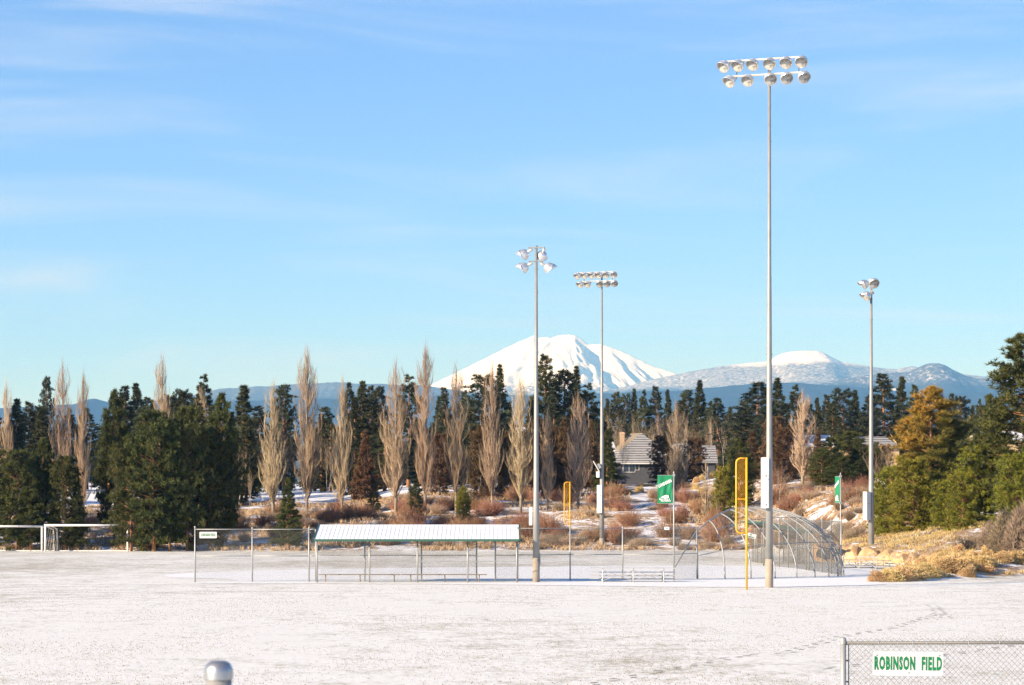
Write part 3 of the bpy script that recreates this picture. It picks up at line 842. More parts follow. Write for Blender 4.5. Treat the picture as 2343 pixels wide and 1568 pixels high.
# ---------------------------------------------------------------- foul poles
def foul_pole(label, X, Y, H, w, zb, group):
    t = thing("foul_pole", label, "foul pole", (X, Y, 0), 0, group)
    g = Geo(); g.tube([(0,0,0), (0,0,H)], 0.045, 10); part("pole", g, M["yellow"], t, True)
    rr = 0.2
    pth = [(0, 0, H-0.03)] + [(-w+rr-rr*math.sin(a_), 0, H-0.03-rr+rr*math.cos(a_)) for a_ in np.linspace(0, math.pi/2, 6)] + \
          [(-w+rr-rr*math.cos(a_), 0, zb+rr-rr*math.sin(a_)) for a_ in np.linspace(0, math.pi/2, 6)] + [(0, 0, zb)]
    g = Geo(); g.tube(pth, 0.036, 8); part("wing_frame", g, M["yellow"], t, True)
    g = Geo(); g.tube([(0, 0, zb + (H-zb)*0.45), (-w, 0, zb + (H-zb)*0.45)], 0.018, 6); part("crossbar", g, M["yellow"], t)
    g = Geo(); link_wires(g, lambda u, v: (-w+0.03+u, 0.0, zb+0.08+v), w-0.05, H-zb-0.16, 0.003, 0.075); part("wing_mesh", g, M["yellow"], t)
    return t
X, Y = gnd(1707.5, 1349.5)
foul_pole("yellow foul pole with mesh wing beside the tall light mast", X, Y, gz(1047, Y), 0.43, gz(1220, Y), "foul poles")
X, Y = gnd(1303.5, 1260)
foul_pole("small looking yellow foul pole at the foot of the brushy bank", X, Y, gz(1102.5, Y), 0.46, gz(1199, Y), "foul poles")

# ---------------------------------------------------------------- light masts
def lamp_meshes():
    R = 0.27
    g = Geo(); g.lathe([(0.05, -0.30), (0.10, -0.285), (0.17, -0.24), (0.225, -0.16), (0.26, -0.06), (R, 0.0), (R+0.012, 0.0), (R+0.012, 0.02), (R-0.02, 0.02)], 20)
    refl = g.mesh("reflector", M["alu"], True)
    g = Geo(); g.lathe([(R-0.02, 0.012), (0.16, 0.032), (0.001, 0.04)], 20); lens = g.mesh("lens", M["lens"], True)
    g = Geo(); V = []; Fc = []                       # hood: upper part of a tube, longest at the middle
    n = 14
    for k in range(n+1):
        a_ = math.radians(-15) + math.radians(210)*k/n
        ext = 0.26*max(0.12, math.sin(math.pi*k/n))**0.8
        for r_ in (R+0.006, R-0.004):
            V.append((r_*math.cos(a_), r_*math.sin(a_), 0.005)); V.append((r_*0.97*math.cos(a_), r_*0.97*math.sin(a_), 0.005+ext))
    for k in range(n):
        q = 4*k
        Fc += [(q, q+4, q+5, q+1), (q+2, q+3, q+7, q+6), (q+1, q+5, q+7, q+3)]
    g.add(np.array(V), Fc); visor = g.mesh("visor", M["alu"], True)
    g = Geo(); g.lathe([(0.055, -0.52), (0.062, -0.51), (0.062, -0.30), (0.05, -0.285)], 10); g.box((-0.03, 0.0, -0.50), (0.03, 0.14, -0.42))
    neck = g.mesh("ballast_neck", M["cream"], True)
    g = Geo(); g.tube([(0, 0, 0.02), (0, 0, -0.05), (0, 0, -0.14)], 0.02, 6)
    bulb = None
    return refl, lens, visor, neck
LM = lamp_meshes()
def lamp(parent, p, yaw, pitch, s=1.0, roll=0.0):
    """yaw 0 looks to -y (the camera), positive turns towards +x; pitch is the tilt below horizontal; p is the arm joint"""
    d = Vector((math.sin(yaw)*math.cos(pitch), -math.cos(yaw)*math.cos(pitch), -math.sin(pitch)))
    up = Vector((0, 0, 1)); xr = d.cross(up).normalized(); yu = xr.cross(d).normalized()
    Rm = Matrix((( -xr.x, yu.x, d.x), (-xr.y, yu.y, d.y), (-xr.z, yu.z, d.z)))
    Rm = Rm @ Matrix.Rotation(roll, 3, "Z")
    centre = Vector(p) + (d*0.40 - yu*0.09)*s
    e = obj("lamp", LM[0], parent, centre, Rm.to_euler(), (s, s, s))
    for nm, me in zip(("lens", "visor", "ballast_neck"), LM[1:]): obj(nm, me, e)
    return e
def cabinet(parent, x, y, z0, z1, w, d, rz, name="cabinet", split=None, glyph=True):
    c = obj(name, None, parent, (x, y, 0), (0, 0, rz)); c.empty_display_size = .1
    zs = [z0] + ([split] if split else []) + [z1]
    for a_, b_ in zip(zs, zs[1:]):
        g = Geo(); g.box((-w/2, -d/2, a_+0.008), (w/2, d/2, b_-0.008)); part("door", g, M["box"], c)
        if glyph:
            g = Geo(); g.box((w*0.02, -d/2-0.012, a_+0.16), (w*0.32, -d/2-0.001, a_+0.19)); g.box((w*0.22, -d/2-0.02, a_+0.10), (w*0.32, -d/2-0.001, a_+0.15)); part("handle", g, M["dark"], c)
    g = Geo(); g.box((-w*0.2, d/2, z0+0.15), (w*0.2, d/2+0.12, z0+0.25)); g.box((-w*0.2, d/2, z1-0.3), (w*0.2, d/2+0.12, z1-0.2)); part("bracket", g, M["galv"], c)
    return c
def mast(label, X, Y, H, r0, r1, sleeve, group="field light masts", z0=0.0):
    t = thing("light_mast", label, "light mast", (X, Y, z0), 0, group)
    g = Geo(); g.tube([(0, 0, sleeve*0.9), (0, 0, H*0.27), (0, 0, H*0.271), (0, 0, H*0.60), (0, 0, H*0.601), (0, 0, H)], [r0*0.97, r0*0.82, r0*0.78, r0*0.56, r0*0.52, r1], 16); part("pole", g, M["pole"], t, True)
    g = Geo(); g.tube([(0, 0, -0.2), (0, 0, sleeve)], [r0*1.04, r0*1.04], 16); part("base_sleeve", g, M["concrete"], t, True)
    for zz in (0.45, 0.86, 0.93):
        g = Geo(); rr = r0*(0.97 - (0.97 - r1/r0)*zz); g.tube([(-rr-0.035, 0, H*zz), (rr+0.035, 0, H*zz)], 0.014, 5); part("step_bolt", g, M["galv"], t)
    return t
def bank(t, H, z_top, z_bot, yaw, xs_top, xs_bot, yaws_t, yaws_b, s=1.0, pitch=0.42):
    c, s_ = math.cos(yaw), math.sin(yaw)
    def pt(x, z): return (x*c, -x*s_ - 0.12, z)
    for xs_, z, yw in ((xs_top, z_top, yaws_t), (xs_bot, z_bot, yaws_b)):
        g = Geo(); g.tube([pt(xs_[0]-0.12, z), pt(xs_[-1]+0.12, z)], 0.045, 6); part("crossarm", g, M["cream"], t)
        for x, y_ in zip(xs_, yw): lamp(t, pt(x, z-0.02), y_, pitch, s)
    for f in (xs_bot[0]+0.12, xs_bot[-1]-0.12):
        g = Geo(); g.tube([pt(f, z_bot), pt(f, z_top)], 0.018, 5); part("tie_rod", g, M["dark"], t)
R_ = math.radians
# tall mast on the near side
X, Y = gnd(1759.5, 1344.5); k = F/Y
t = mast("tallest light mast with eleven lamps and white cabinets beside the yellow foul pole", X, Y, gz(158, Y), 0.165, 0.062, 1.22)
def bx(z6): return ((2600 + z6/2.929)/1.6533 - 1759.5)/k/math.cos(R_(21))
zt_ = gz((150+255/2.929)/1.6533, Y); zb_ = gz((150+425/2.929)/1.6533, Y)
bank(t, 0, zt_+0.13, zb_+0.13, R_(21), [bx(q) for q in (460, 605, 757, 928, 1090, 1248)], [bx(q) for q in (525, 702, 907, 1070, 1245)],
     [R_(a_) for a_ in (-42, -36, -30, -22, -14, -10)], [R_(a_) for a_ in (-44, -28, 0, 6, 12)])
cabinet(t, gx(1748.5, Y)-X, -0.28, gz(1163, Y), gz(1047, Y), 0.32, 0.22, R_(-16), split=gz(1097.6, Y))
# far mast behind the outfield
X, Y = gnd(1376.5, 1259.3); k = F/Y
t = mast("far light mast with eleven lamps standing against the brushy bank", X, Y, gz(628, Y), 0.20, 0.065, 1.0)
def bx(z7): return ((1850 + z7/3.905)/1.6533 - 1376.5)/k/math.cos(R_(21))
zt_ = gz((850+735/3.905)/1.6533, Y); zb_ = gz((850+865/3.905)/1.6533, Y)
bank(t, 0, zt_+0.17, zb_+0.17, R_(21), [bx(q) for q in (1345, 1445, 1545, 1640, 1740, 1845)], [bx(q) for q in (1385, 1485, 1632, 1735, 1838)],
     [R_(a_) for a_ in (-42, -38, -32, -26, -18, -10)], [R_(a_) for a_ in (-44, -34, -4, 0, 4)], 1.08)
cabinet(t, gx(1371, Y)-X, -0.34, gz(1174, Y), gz(1110, Y), 0.40, 0.25, R_(-14), split=gz(1138, Y))
cabinet(t, gx(1367.5, Y)-X, -0.25, gz(1093, Y), gz(1079, Y), 0.26, 0.2, R_(-16), "control_box", glyph=False)
g = Geo(); Mx = Matrix.Translation((gx(1364, Y)-X, -0.2, gz(1067, Y))) @ Matrix.Rotation(R_(-30), 4, "Y")
g.box((-0.05, -0.4, -0.5), (0.0, 0.35, 0.5), Mx); part("solar_panel", g, M["box"], t)
g = Geo(); g.box((0.001, -0.3, -0.3), (0.3, 0.25, 0.1), Mx); part("panel_bracket", g, M["galv"], t)
# mast by the dugout with four lamps
X, Y = gnd(1226.3, 1332.3); k = F/Y
t = mast("light mast with four outward lamps at the end of the dugout", X, Y, gz(562, Y), 0.16, 0.062, 1.12)
for z in (gz(567.5, Y), gz(598.5, Y)):
    g = Geo(); g.tube([(-0.37, -0.06, z), (0.37, -0.06, z)], 0.03, 6); part("crossarm", g, M["galv"], t)
z1_, z2_ = gz(567.5, Y), gz(598.5, Y)
lamp(t, (-0.33, 0.02, z1_-0.05), R_(-112), 0.5, 1.0); lamp(t, (0.33, 0.0, z1_-0.05), R_(-160), 0.75, 1.0)
lamp(t, (-0.33, 0.02, z2_-0.05), R_(-98), 0.48, 1.0); lamp(t, (0.33, 0.02, z2_-0.05), R_(98), 0.5, 1.0)
g = Geo(); g.box((-0.33, -0.02, gz(1202, Y)), (-0.18, 0.22, gz(1160, Y))); part("cabinet", g, M["box"], t)
g = Geo(); g.box((0.15, -0.05, gz(1292, Y)), (0.20, 0.09, gz(1266, Y))); part("conduit_box", g, M["galv"], t)
# mast by the rock wall with three lamps
X, Y = gnd(1992.5, 1288); k = F/Y
t = mast("light mast with three lamps rising beside the tan boulder wall", X, Y, gz(640, Y), 0.20, 0.07, 1.0)
z1_, z2_ = gz(641, Y), gz(669, Y)
for z in (z1_, z2_):
    g = Geo(); g.tube([(-0.05, -0.55, z), (0.03, 0.45, z)], 0.04, 6); part("crossarm", g, M["galv"], t)
lamp(t, (-0.12, 0.1, z1_), R_(-80), 0.45, 1.15); lamp(t, (0.02, -0.3, z1_-0.02), R_(8), 0.32, 1.2); lamp(t, (-0.02, -0.2, z2_), R_(-70), 0.42, 1.2)
cabinet(t, gx(1981, Y)-X, -0.30, gz(1190.5, Y), gz(1125, Y), 0.34, 0.34, R_(-52), split=gz(1152, Y))

# ---------------------------------------------------------------- signs
def board(name, label, cx_, Y, z0, z1, w, body, size, sxx, bold, cat="sign", tilt=0.0, extra=None, r=0.03):
    t = thing(name, label, cat, (cx_, Y, (z0+z1)/2)); h = z1 - z0
    t.rotation_euler = (0, tilt, 0)
    g = Geo(); V = []
    for (sx_, sz_, a0) in ((1,1,0), (-1,1,90), (-1,-1,180), (1,-1,270)):
        for q in range(4):
            a_ = math.radians(a0 + q*30)
            V.append((sx_*(w/2-r) + r*math.cos(a_), sz_*(h/2-r) + r*math.sin(a_)))
    n = len(V)
    VV = [(x, -0.004, z) for x, z in V] + [(x, 0.004, z) for x, z in V]
    g.add(np.array(VV), [tuple(range(n-1, -1, -1)), tuple(range(n, 2*n))] + [(i_, (i_+1) % n, (i_+1) % n + n, i_+n) for i_ in range(n)])
    part("panel", g, M["sign"], t)
    for k, ln in enumerate(body):
        text("lettering", ln[0], size, M["sgreen"], t, (0, -0.0065, ln[1]), (R_(90), 0, 0), sxx, bold)
    for (bx_, bz_) in (extra or ()):
        g = Geo(); g.lathe([(0.012, 0), (0.010, 0.006), (0.001, 0.008)], 8, Matrix.Translation((bx_, -0.004, bz_)) @ Matrix.Rotation(R_(90), 4, "X")); part("bolt", g, M["galv"], t)
    return t
board("field_sign", "small white sign reading LUNDGREN FIELD on the distant fence", gx(476, YF-0.07), YF-0.07, gz(1231.5, YF), gz(1217, YF), 0.80, [("LUNDGREN FIELD", 0)], 0.17, 0.42, 0.006)
# notice board leaning by the backstop and blue rules sticker on the fence
Y = 126.5
t = board("notice_sign", "small tilted white notice with green words hung on the backstop", gx(1717, Y), Y, gz(1231.5, Y), gz(1220.5, Y), 0.52, [("NO", .05), ("CLIMBING", -.055)], 0.105, 0.72, 0.003, tilt=0.25, r=0.01)
t = board("park_sign", "little white and blue plate on the fence beside the banner pole", gx(1525, YR-0.06), YR-0.06, gz(1212.5, YR), gz(1205.3, YR), 0.24, [], 0.1, 1, 0, r=0.02)
g = Geo(); V = [(-.085,-.012), (-.05,.005), (0,.018), (.012,.03), (.03,.016), (.08,.002), (.085,-.015), (0,-.022)]
g.add(np.array([(x, -0.006, z) for x, z in V]), [tuple(range(len(V)-1, -1, -1))]); part("emblem", g, M["blue"], t)

# ---------------------------------------------------------------- soccer goals
def goal(label, X, Y, w, h, group):
    t = thing("soccer_goal", label, "soccer goal", (X, Y, 0), 0, group)
    for s_ in (0, w):
        g = Geo(); g.tube([(s_, 0, 0), (s_, 0, h-0.02)], 0.085, 8); part("post", g, M["goal"], t, True)
        g = Geo(); sg = 1 if s_ else 1
        g.tube([(s_+0.75, 1.3, 0), (s_+0.72, 1.25, h*0.86), (s_+0.35, 0.6, h-0.06), (s_, 0.0, h-0.04)], [0.06, 0.06, 0.05, 0.05], 7); part("back_frame", g, M["goal"], t, True)
    g = Geo(); g.tube([(-0.08, 0, h), (w+0.08, 0, h)], 0.085, 8); part("crossbar", g, M["goal"], t, True)
    g = Geo(); g.tube([(0.75, 1.3, 0.04), (w+0.75, 1.3, 0.04)], 0.04, 6); part("ground_bar", g, M["goal"], t)
    g = Geo(); P0 = []; P1 = []
    for s_ in (0, w):
        for q in np.linspace(0.1, 0.95, 7):
            P0.append((s_+0.75*q, 1.3*q, h*(1-0.12*q))); P1.append((s_+0.75*q + 0.2, 1.3*q+0.2, 0.0))
        g = Geo(); prisms(g, np.array(P0[-7:]), np.array(P1[-7:]), 0.008, 0.008); part("net", g, M["net"], t)
    return t
X, Y = gnd(103.5, 1261.8); X2, _ = gnd(292, 1261.8)
goal("whole white soccer goal with rusted crossbar in front of the dark pines", X, Y, X2-X, gz(1202, Y), "soccer goals")
goal("second white soccer goal abutting the first one's post", X-7.05, Y+0.5, 6.7, gz(1204.5, Y+0.5), "soccer goals")

# ---------------------------------------------------------------- near fence with the field sign, and the blurred post
YN = 33.3
t = thing("chain_link_fence", "nearest chain link fence hung with the ROBINSON FIELD sign", "fence", (gx(1928.5, YN), YN, 0))
ztop = gz(1460, YN)
def npost(x, h, r):
    g = Geo(); g.tube([(x, 0, -0.1), (x, 0, h-0.02)], r, 14); g.lathe([(r*1.12, h-0.075), (r*1.12, h-0.02), (r*1.05, h-0.005), (r*0.6, h+0.008), (0.001, h+0.012)], 14, Matrix.Translation((x, 0, 0))); part("post", g, M["galv"], t, True)
npost(0, ztop, 0.037); npost(3.05, ztop-0.02, 0.03); npost(6.1, ztop-0.02, 0.03)
zr = gz(1470.5, YN)
g = Geo(); g.tube([(0.04, 0, zr-0.005), (6.1, 0, zr+0.01)], 0.022, 10); part("rail", g, M["rail"], t, True)
g = Geo(); link_wires(g, lambda u, v: (0.075+u, 0.026, 0.03+v), 6.0, zr+0.055-0.03, 0.0022); part("chain_link", g, M["wire"], t)
g = Geo(); g.tube([(0.072, 0.02, 0.02), (0.072, 0.02, zr)], 0.008, 6)
for zz in (zr-0.02, zr-0.23, zr-0.5, zr-0.8):
    g.tube([(0, 0, zz), (0.075, 0.02, zz)], 0.012, 6)
part("tension_bar", g, M["wire"], t)
for xx in (0.19, 0.45, 0.70, 0.89, 1.07, 1.3, 1.6, 2.0, 2.4):
    g = Geo(); g.lathe([(0.024, -0.004), (0.028, 0), (0.024, 0.004)], 10, Matrix.Translation((xx, 0, zr)) @ Matrix.Rotation(R_(90), 4, "Y")); part("tie", g, M["alu"], t)
board("field_sign", "white metal sign reading ROBINSON FIELD bolted to the nearest fence", gx(2076.5, YN-0.05), YN-0.05, gz(1545.5, YN), gz(1490.5, YN), gx(2157, YN)-gx(1996.5, YN), [("ROBINSON  FIELD", -0.005)], 0.225, 0.405, 0.0105, tilt=0.012,
      extra=((-0.40, 0.105), (0.40, 0.11), (0.01, -0.115)))
YP = 6.8
xp = gx(500, YP); zp = gz(1511, YP)
t = thing("fence_post", "blurred galvanised post with a domed cap close to the camera", "post", (xp, YP, zt(xp, YP)))
hb = zp - zt(xp, YP)
g = Geo(); g.tube([(0, 0, -0.2), (0, 0, hb-0.03)], 0.0345, 20); part("pipe", g, M["galv"], t, True)
g = Geo(); g.lathe([(0.0375, hb-0.05), (0.0385, hb-0.03), (0.037, hb-0.02), (0.030, hb-0.007), (0.018, hb-0.001), (0.001, hb)], 20); part("cap", g, M["capmetal"], t, True)
# ---------------------------------------------------------------- houses
def roof_mat(name, c0, c1, snow, period=0.36, bare=False):
    m, nt, b = new_mat(name)
    v = objco(nt); sp = nd(nt, "ShaderNodeSeparateXYZ"); nt.links.new(v, sp.inputs[0])
    f = mth(nt, "FRACT", mth(nt, "MULTIPLY", sp.outputs[2], 1/period))
    n1 = noise(nt, 1.3, 4, 0.6, v)
    c = mixcol(nt, n1, c0, c1)
    if not bare:
        st = mrange(nt, mth(nt, "ADD", f, mth(nt, "MULTIPLY", mth(nt, "SUBTRACT", n1, 0.5), 0.5)), 0.38, 0.55)
        c = mixcol(nt, mth(nt, "MULTIPLY", st, snow), c, (0.66, 0.67, 0.69))
    nt.links.new(c, b.inputs["Base Color"]); b.inputs["Roughness"].default_value = 0.85
    bump(nt, b, f, 0.5, 0.05)
    return m
M["shake_snow"] = roof_mat("snow_lined_shingles", (0.10, 0.09, 0.08), (0.15, 0.135, 0.115), 0.42, 0.30)
M["shake_bare"] = roof_mat("bare_shingles", (0.25, 0.20, 0.14), (0.31, 0.255, 0.18), 0.0, 0.3, True)
M["shake_white"] = roof_mat("snowy_roof", (0.5, 0.48, 0.46), (0.62, 0.6, 0.58), 1.0, 0.8)
M["siding_grey"] = paint("grey_siding", (0.055, 0.06, 0.07), 0.8)  # grey darkened so the colour carries the shade on these walls
M["siding_tan"] = paint("tan_siding", (0.50, 0.37, 0.20), 0.8)
M["chimney"] = paint("stucco_chimney", (0.52, 0.36, 0.23), 0.85)
M["glass"] = paint("dark_window_glass", (0.03, 0.035, 0.045), 0.08)
M["trim"] = paint("pale_trim", (0.62, 0.60, 0.57), 0.6)
def hexa(V8): return Geo().add(np.array(V8, float), [(0,3,2,1),(4,5,6,7),(0,1,5,4),(1,2,6,5),(2,3,7,6),(3,0,4,7)])
def slab(quad, th=0.12):
    P = [Vector(p) for p in quad]; n = (P[1]-P[0]).cross(P[-1]-P[0]).normalized()
    if n.z < 0: n = -n
    k = len(P)
    g = Geo(); g.add(np.array([p - n*th for p in P] + list(P)), [tuple(range(k-1, -1, -1)), tuple(range(k, 2*k))] + [(i_, (i_+1) % k, (i_+1) % k + k, i_+k) for i_ in range(k)])
    return g
def window(parent, x, y, z, w, h, panes=2):
    o = part("window", Geo().box((x-w/2, y-0.05, z), (x+w/2, y-0.005, z+h)), M["trim"], parent)
    pw = (w-0.12)/panes
    for k in range(panes):
        x0 = x-w/2+0.06+k*pw
        part("pane", Geo().box((x0+0.03, y-0.065, z+0.07), (x0+pw-0.03, y-0.052, z+h-0.07)), M["glass"], o)
YHs = 318.0
hx = lambda px: gx(px, YHs); hzv = lambda py: gz(py, YHs)
X0 = hx(1400); zb = hzv(1100)
t = thing("house", "grey house with a snow lined hip roof and chimney among junipers", "house", (X0, YHs, zb))
L = lambda px, py, dy=0.0: (gx(px, YHs+dy) - X0, dy, gz(py, YHs+dy) - zb)
part("wall", Geo().box((L(1413,0)[0], 0.5, -1.0), (L(1552,0)[0], 9.0, L(0,1056)[2])), M["siding_grey"], t)
ev = L(0, 1059)[2]
apex = L(1466, 991, 6.0); apl = L(1443, 992, 6.5)
roof = part("roof", slab([(L(1404,0)[0], 0.0, ev), (L(1562,0)[0], 0.0, ev), (apex[0]+.01, apex[1], apex[2]), (L(1421,1030,2.6))]), M["shake_snow"], t, label="front hip face striped with snow")
part("roof_face", slab([L(1421, 1030, 2.55), apex, apl, L(1398, 1034, 9.0)], 0.14), M["shake_bare"], roof, label="sunlit tan roof face bare of snow")
part("roof_face", slab([(L(1404,0)[0]-.02, 0.0, ev), L(1421, 1030, 2.55), L(1398, 1034, 9.0), (L(1392,0)[0], 8.0, ev)], 0.14), M["shake_snow"], roof)
part("roof_face", slab([(L(1562,0)[0], 0.02, ev), (L(1562,0)[0]+0.1, 9.5, ev), apex], 0.14), M["shake_snow"], roof)
part("wing_roof", slab([L(1384, 1034, 6.0), L(1412, 1036, 6.0), L(1402, 1008, 10.0), L(1388, 1007, 10.0)], 0.14), M["shake_white"], roof)
part("wing_roof", slab([L(1534, 1030, 9.0), L(1566, 1034, 9.0), L(1566, 1015, 11.0), L(1540, 1014, 11.0)], 0.14), M["shake_white"], roof)
g = Geo(); c0 = L(1418, 1012, 5.5); c1 = L(1428, 989, 5.5)
g.box((c0[0], 5.2, c0[2]-1.0), (c1[0], 6.2, c1[2])); g.box((c0[0]-.06, 5.14, c1[2]-0.28), (c1[0]+.06, 6.26, c1[2]-0.14)); part("chimney", g, M["chimney"], roof)
part("gutter", Geo().box((L(1404,0)[0], -0.12, ev-0.16), (L(1560,0)[0], -0.005, ev-0.02)), M["trim"], roof)
window(t, L(1439,0)[0], 0.5, L(0,1081)[2], 1.55, 1.45, 2); window(t, L(1457.5,0)[0], 0.5, L(0,1076)[2], 0.55, 1.0, 1); window(t, L(1520,0)[0], 0.5, L(0,1079)[2], 1.1, 1.3, 1)
def gable_house(label, pl, pr, pe, pt_, pb, Yh, depth, roofm, wallm, group=None, wins=(), ridge_in=0.0):
    X0 = gx(pl, Yh); z0 = gz(pb, Yh); w = gx(pr, Yh)-X0; e = gz(pe, Yh)-z0; r_ = gz(pt_, Yh)-z0
    t = thing("house", label, "house", (X0, Yh, z0), 0, group)
    part("wall", Geo().box((0.35, 0.4, zt(X0+w/2, Yh+depth/2)-z0-1.2), (w-0.35, depth-0.4, e-0.05)), wallm, t)
    for s_ in (0.35, w-0.47):
        g = Geo(); g.add(np.array([(s_, 0.4, e-0.06), (s_, depth-0.4, e-0.06), (s_, depth/2, r_-0.2), (s_+0.12, 0.4, e-0.06), (s_+0.12, depth-0.4, e-0.06), (s_+0.12, depth/2, r_-0.2)]), [(0,1,2), (5,4,3), (0,3,4,1), (1,4,5,2), (2,5,3,0)])
        part("gable", g, wallm, t)
    rf = part("roof", slab([(0, -0.1, e-0.1), (w, -0.1, e-0.1), (w-ridge_in, depth/2, r_), (ridge_in, depth/2, r_)]), roofm, t)
    part("roof_face", slab([(0, depth+0.1, e-0.1), (w, depth+0.1, e-0.1), (w-ridge_in, depth/2+0.01, r_), (ridge_in, depth/2+0.01, r_)]), roofm, rf)
    for (wx, wz, ww, wh) in wins: window(t, wx, 0.4, wz, ww, wh, 1)
    return t
gable_house("grey garage wing with snow striped roof right of the juniper pair", 1569, 1642, 1056, 1018, 1096, 316, 8, M["shake_snow"], M["siding_grey"], None, ((2.3, 0.6, 0.8, 1.3),))
gable_house("brown gabled house with white roof showing above the dark junipers", 1786, 1908, 1018, 993, 1050, 300, 8, M["shake_white"], M["siding_tan"])
gable_house("tan house with a long pale roof behind the light mast", 1913, 2064, 1024, 997, 1060, 330, 9, M["shake_snow"], M["siding_tan"], None, ((2.0, 0.2, 1.0, 1.2), (5.0, 0.2, 1.0, 1.2)), 1.5)
gable_house("small pale house glimpsed between the orange pine and the big pine", 2226, 2345, 1004, 985, 1050, 300, 6, M["shake_white"], M["siding_tan"], None, ((0.9, 0.6, 0.6, 1.1),))
gable_house("low pale roof glimpsed behind the poplars beside the mast", 1180, 1290, 992, 976, 1030, 350, 7, M["shake_white"], M["siding_grey"])

# ---------------------------------------------------------------- plants: meshes shared by the copies
def unit(n, r_): 
    v = r_.normal(size=(n, 3)); return v / np.linalg.norm(v, axis=1, keepdims=True)
def tufts(geo, C, A, nb, ln, wd, r_, bias=0.9):
    """needle tufts: nb thin blades round each centre, leaning along the axis A"""
    N = len(C); C2 = np.repeat(C, nb, 0); A2 = np.repeat(A, nb, 0)
    d = A2*bias + unit(N*nb, r_); d /= np.linalg.norm(d, axis=1, keepdims=True)
    s_ = np.cross(d, unit(N*nb, r_)); s_ /= np.linalg.norm(s_, axis=1, keepdims=True) + 1e-9
    L = ln * r_.uniform(0.6, 1.2, (N*nb, 1)); W = wd * r_.uniform(0.6, 1.2, (N*nb, 1))
    mid = C2 + d*L*0.35
    V = np.stack([C2 - d*L*0.1, mid + s_*W, C2 + d*L, mid - s_*W], 1).reshape(-1, 3)
    b_ = np.arange(N*nb)[:, None]*4
    geo.addt(V, np.concatenate([b_ + np.array([[0, 1, 2]]), b_ + np.array([[0, 2, 3]])]))
def trunk_geo(h, r0, r_, wob=0.02, k=7, top=0.98, n=8, lean=0.0):
    z = np.linspace(0, h*top, n); ox = np.cumsum(r_.normal(0, wob*h/n, n)); oy = np.cumsum(r_.normal(0, wob*h/n, n)); ox -= ox[0]; oy -= oy[0]
    ox = ox + lean*z
    P = np.stack([ox, oy, z - (z == 0)*0.3], 1)
    R = r0*(1 - 0.93*(z/(h*top))**0.9)
    g = Geo(); g.tube([tuple(p) for p in P], list(R), k)
    return g, P, R
def pine_mesh(seed, h=14.0, w=5.0, shape="pond", nt_=1000, nb=12, ln=0.34, wd=0.030, bare=0.12, needle="needle", barkm="bark_pine", gap=0.2, droop=0.0):
    r_ = np.random.default_rng(seed)
    tg, P, R = trunk_geo(h, 0.020*h, r_, 0.018)
    lev = []
    z = bare*h
    while z < 0.985*h:
        t = max(0.0, (z/h - bare)/(1-bare))
        if shape == "pond": e = min(1.0, (1-t)*1.75)**0.75 * (0.70 + 0.30*min(1, t*5))
        elif shape == "cone": e = (1-t)**0.9*(0.85+0.15*min(1, t*6))
        elif shape == "round": e = math.sqrt(max(0.02, 1 - (1.75*t-0.75)**2)) if t > 0.43 else 0.80 + 0.20*math.sin(t/0.43*math.pi/2)
        else: e = math.sqrt(max(0.03, 1-(2*t-0.8)**2/1.6))
        lev.append((z, e, t)); z += h*0.026*r_.uniform(0.7, 1.3)
    B0 = []; B1 = []; C = []; A = []; Rb = []
    tot = sum(max(0.15, e) for _, e, _ in lev)
    lob = r_.uniform(0, 2*math.pi, 3)
    for z, e, t in lev:
        nbr = 3 + int(round(3*e)); a0 = r_.uniform(0, 6.28)
        cx_ = np.interp(z, P[:, 2], P[:, 0]); cy_ = np.interp(z, P[:, 2], P[:, 1])
        for q in range(nbr):
            if r_.random() < gap: continue
            az_ = a0 + q*6.283/nbr + r_.normal(0, 0.25)
            L = w/2*e*r_.uniform(0.62, 1.13)*(1 + 0.16*math.sin(az_*2+lob[0]+t*7)) + 0.05
            el_ = r_.normal(-0.05 + 0.75*t**1.5 - droop*(1-t), 0.13)
            d = np.array([math.cos(az_)*math.cos(el_), math.sin(az_)*math.cos(el_), math.sin(el_)])
            p0 = np.array([cx_, cy_, z]); p1 = p0 + d*L
            p1[2] += 0.12*L
            B0.append(p0); B1.append(p0 + (p1-p0)*0.95); Rb.append(0.012 + 0.010*L)
            n = max(2, int(round(nt_/tot/ max(1, nbr*(1-gap)) * max(0.2, e) * (L/(w/2*max(e, .05)+.05)) )))
            s_ = r_.uniform(0.30, 1.0, n)**0.7
            sd = r_.normal(0, 1, (n, 3))*np.array([0.17, 0.17, 0.075])*max(0.35, L*0.62)*(0.35+s_[:, None]*0.65)
            c = p0 + (p1-p0)*s_[:, None] + sd
            C.append(c); ax = d*0.55 + np.array([0, 0, 0.65]); A.append(np.repeat(ax[None]/np.linalg.norm(ax), n, 0))
    B0 = np.array(B0); B1 = np.array(B1); C = np.concatenate(C); A = np.concatenate(A)
    g = Geo(); tufts(g, C, A, nb, ln, wd, r_)
    crown = g.mesh("crown", M[needle])
    g2 = Geo(); cones(g2, B0, B1, np.array(Rb))
    V = np.concatenate(tg.v); T = []
    for f in tg.f:
        for q in range(1, len(f)-1): T.append((f[0], f[q], f[q+1]))
    g2.addt(V, np.array(T))
    return g2.mesh("trunk", M[barkm]), crown
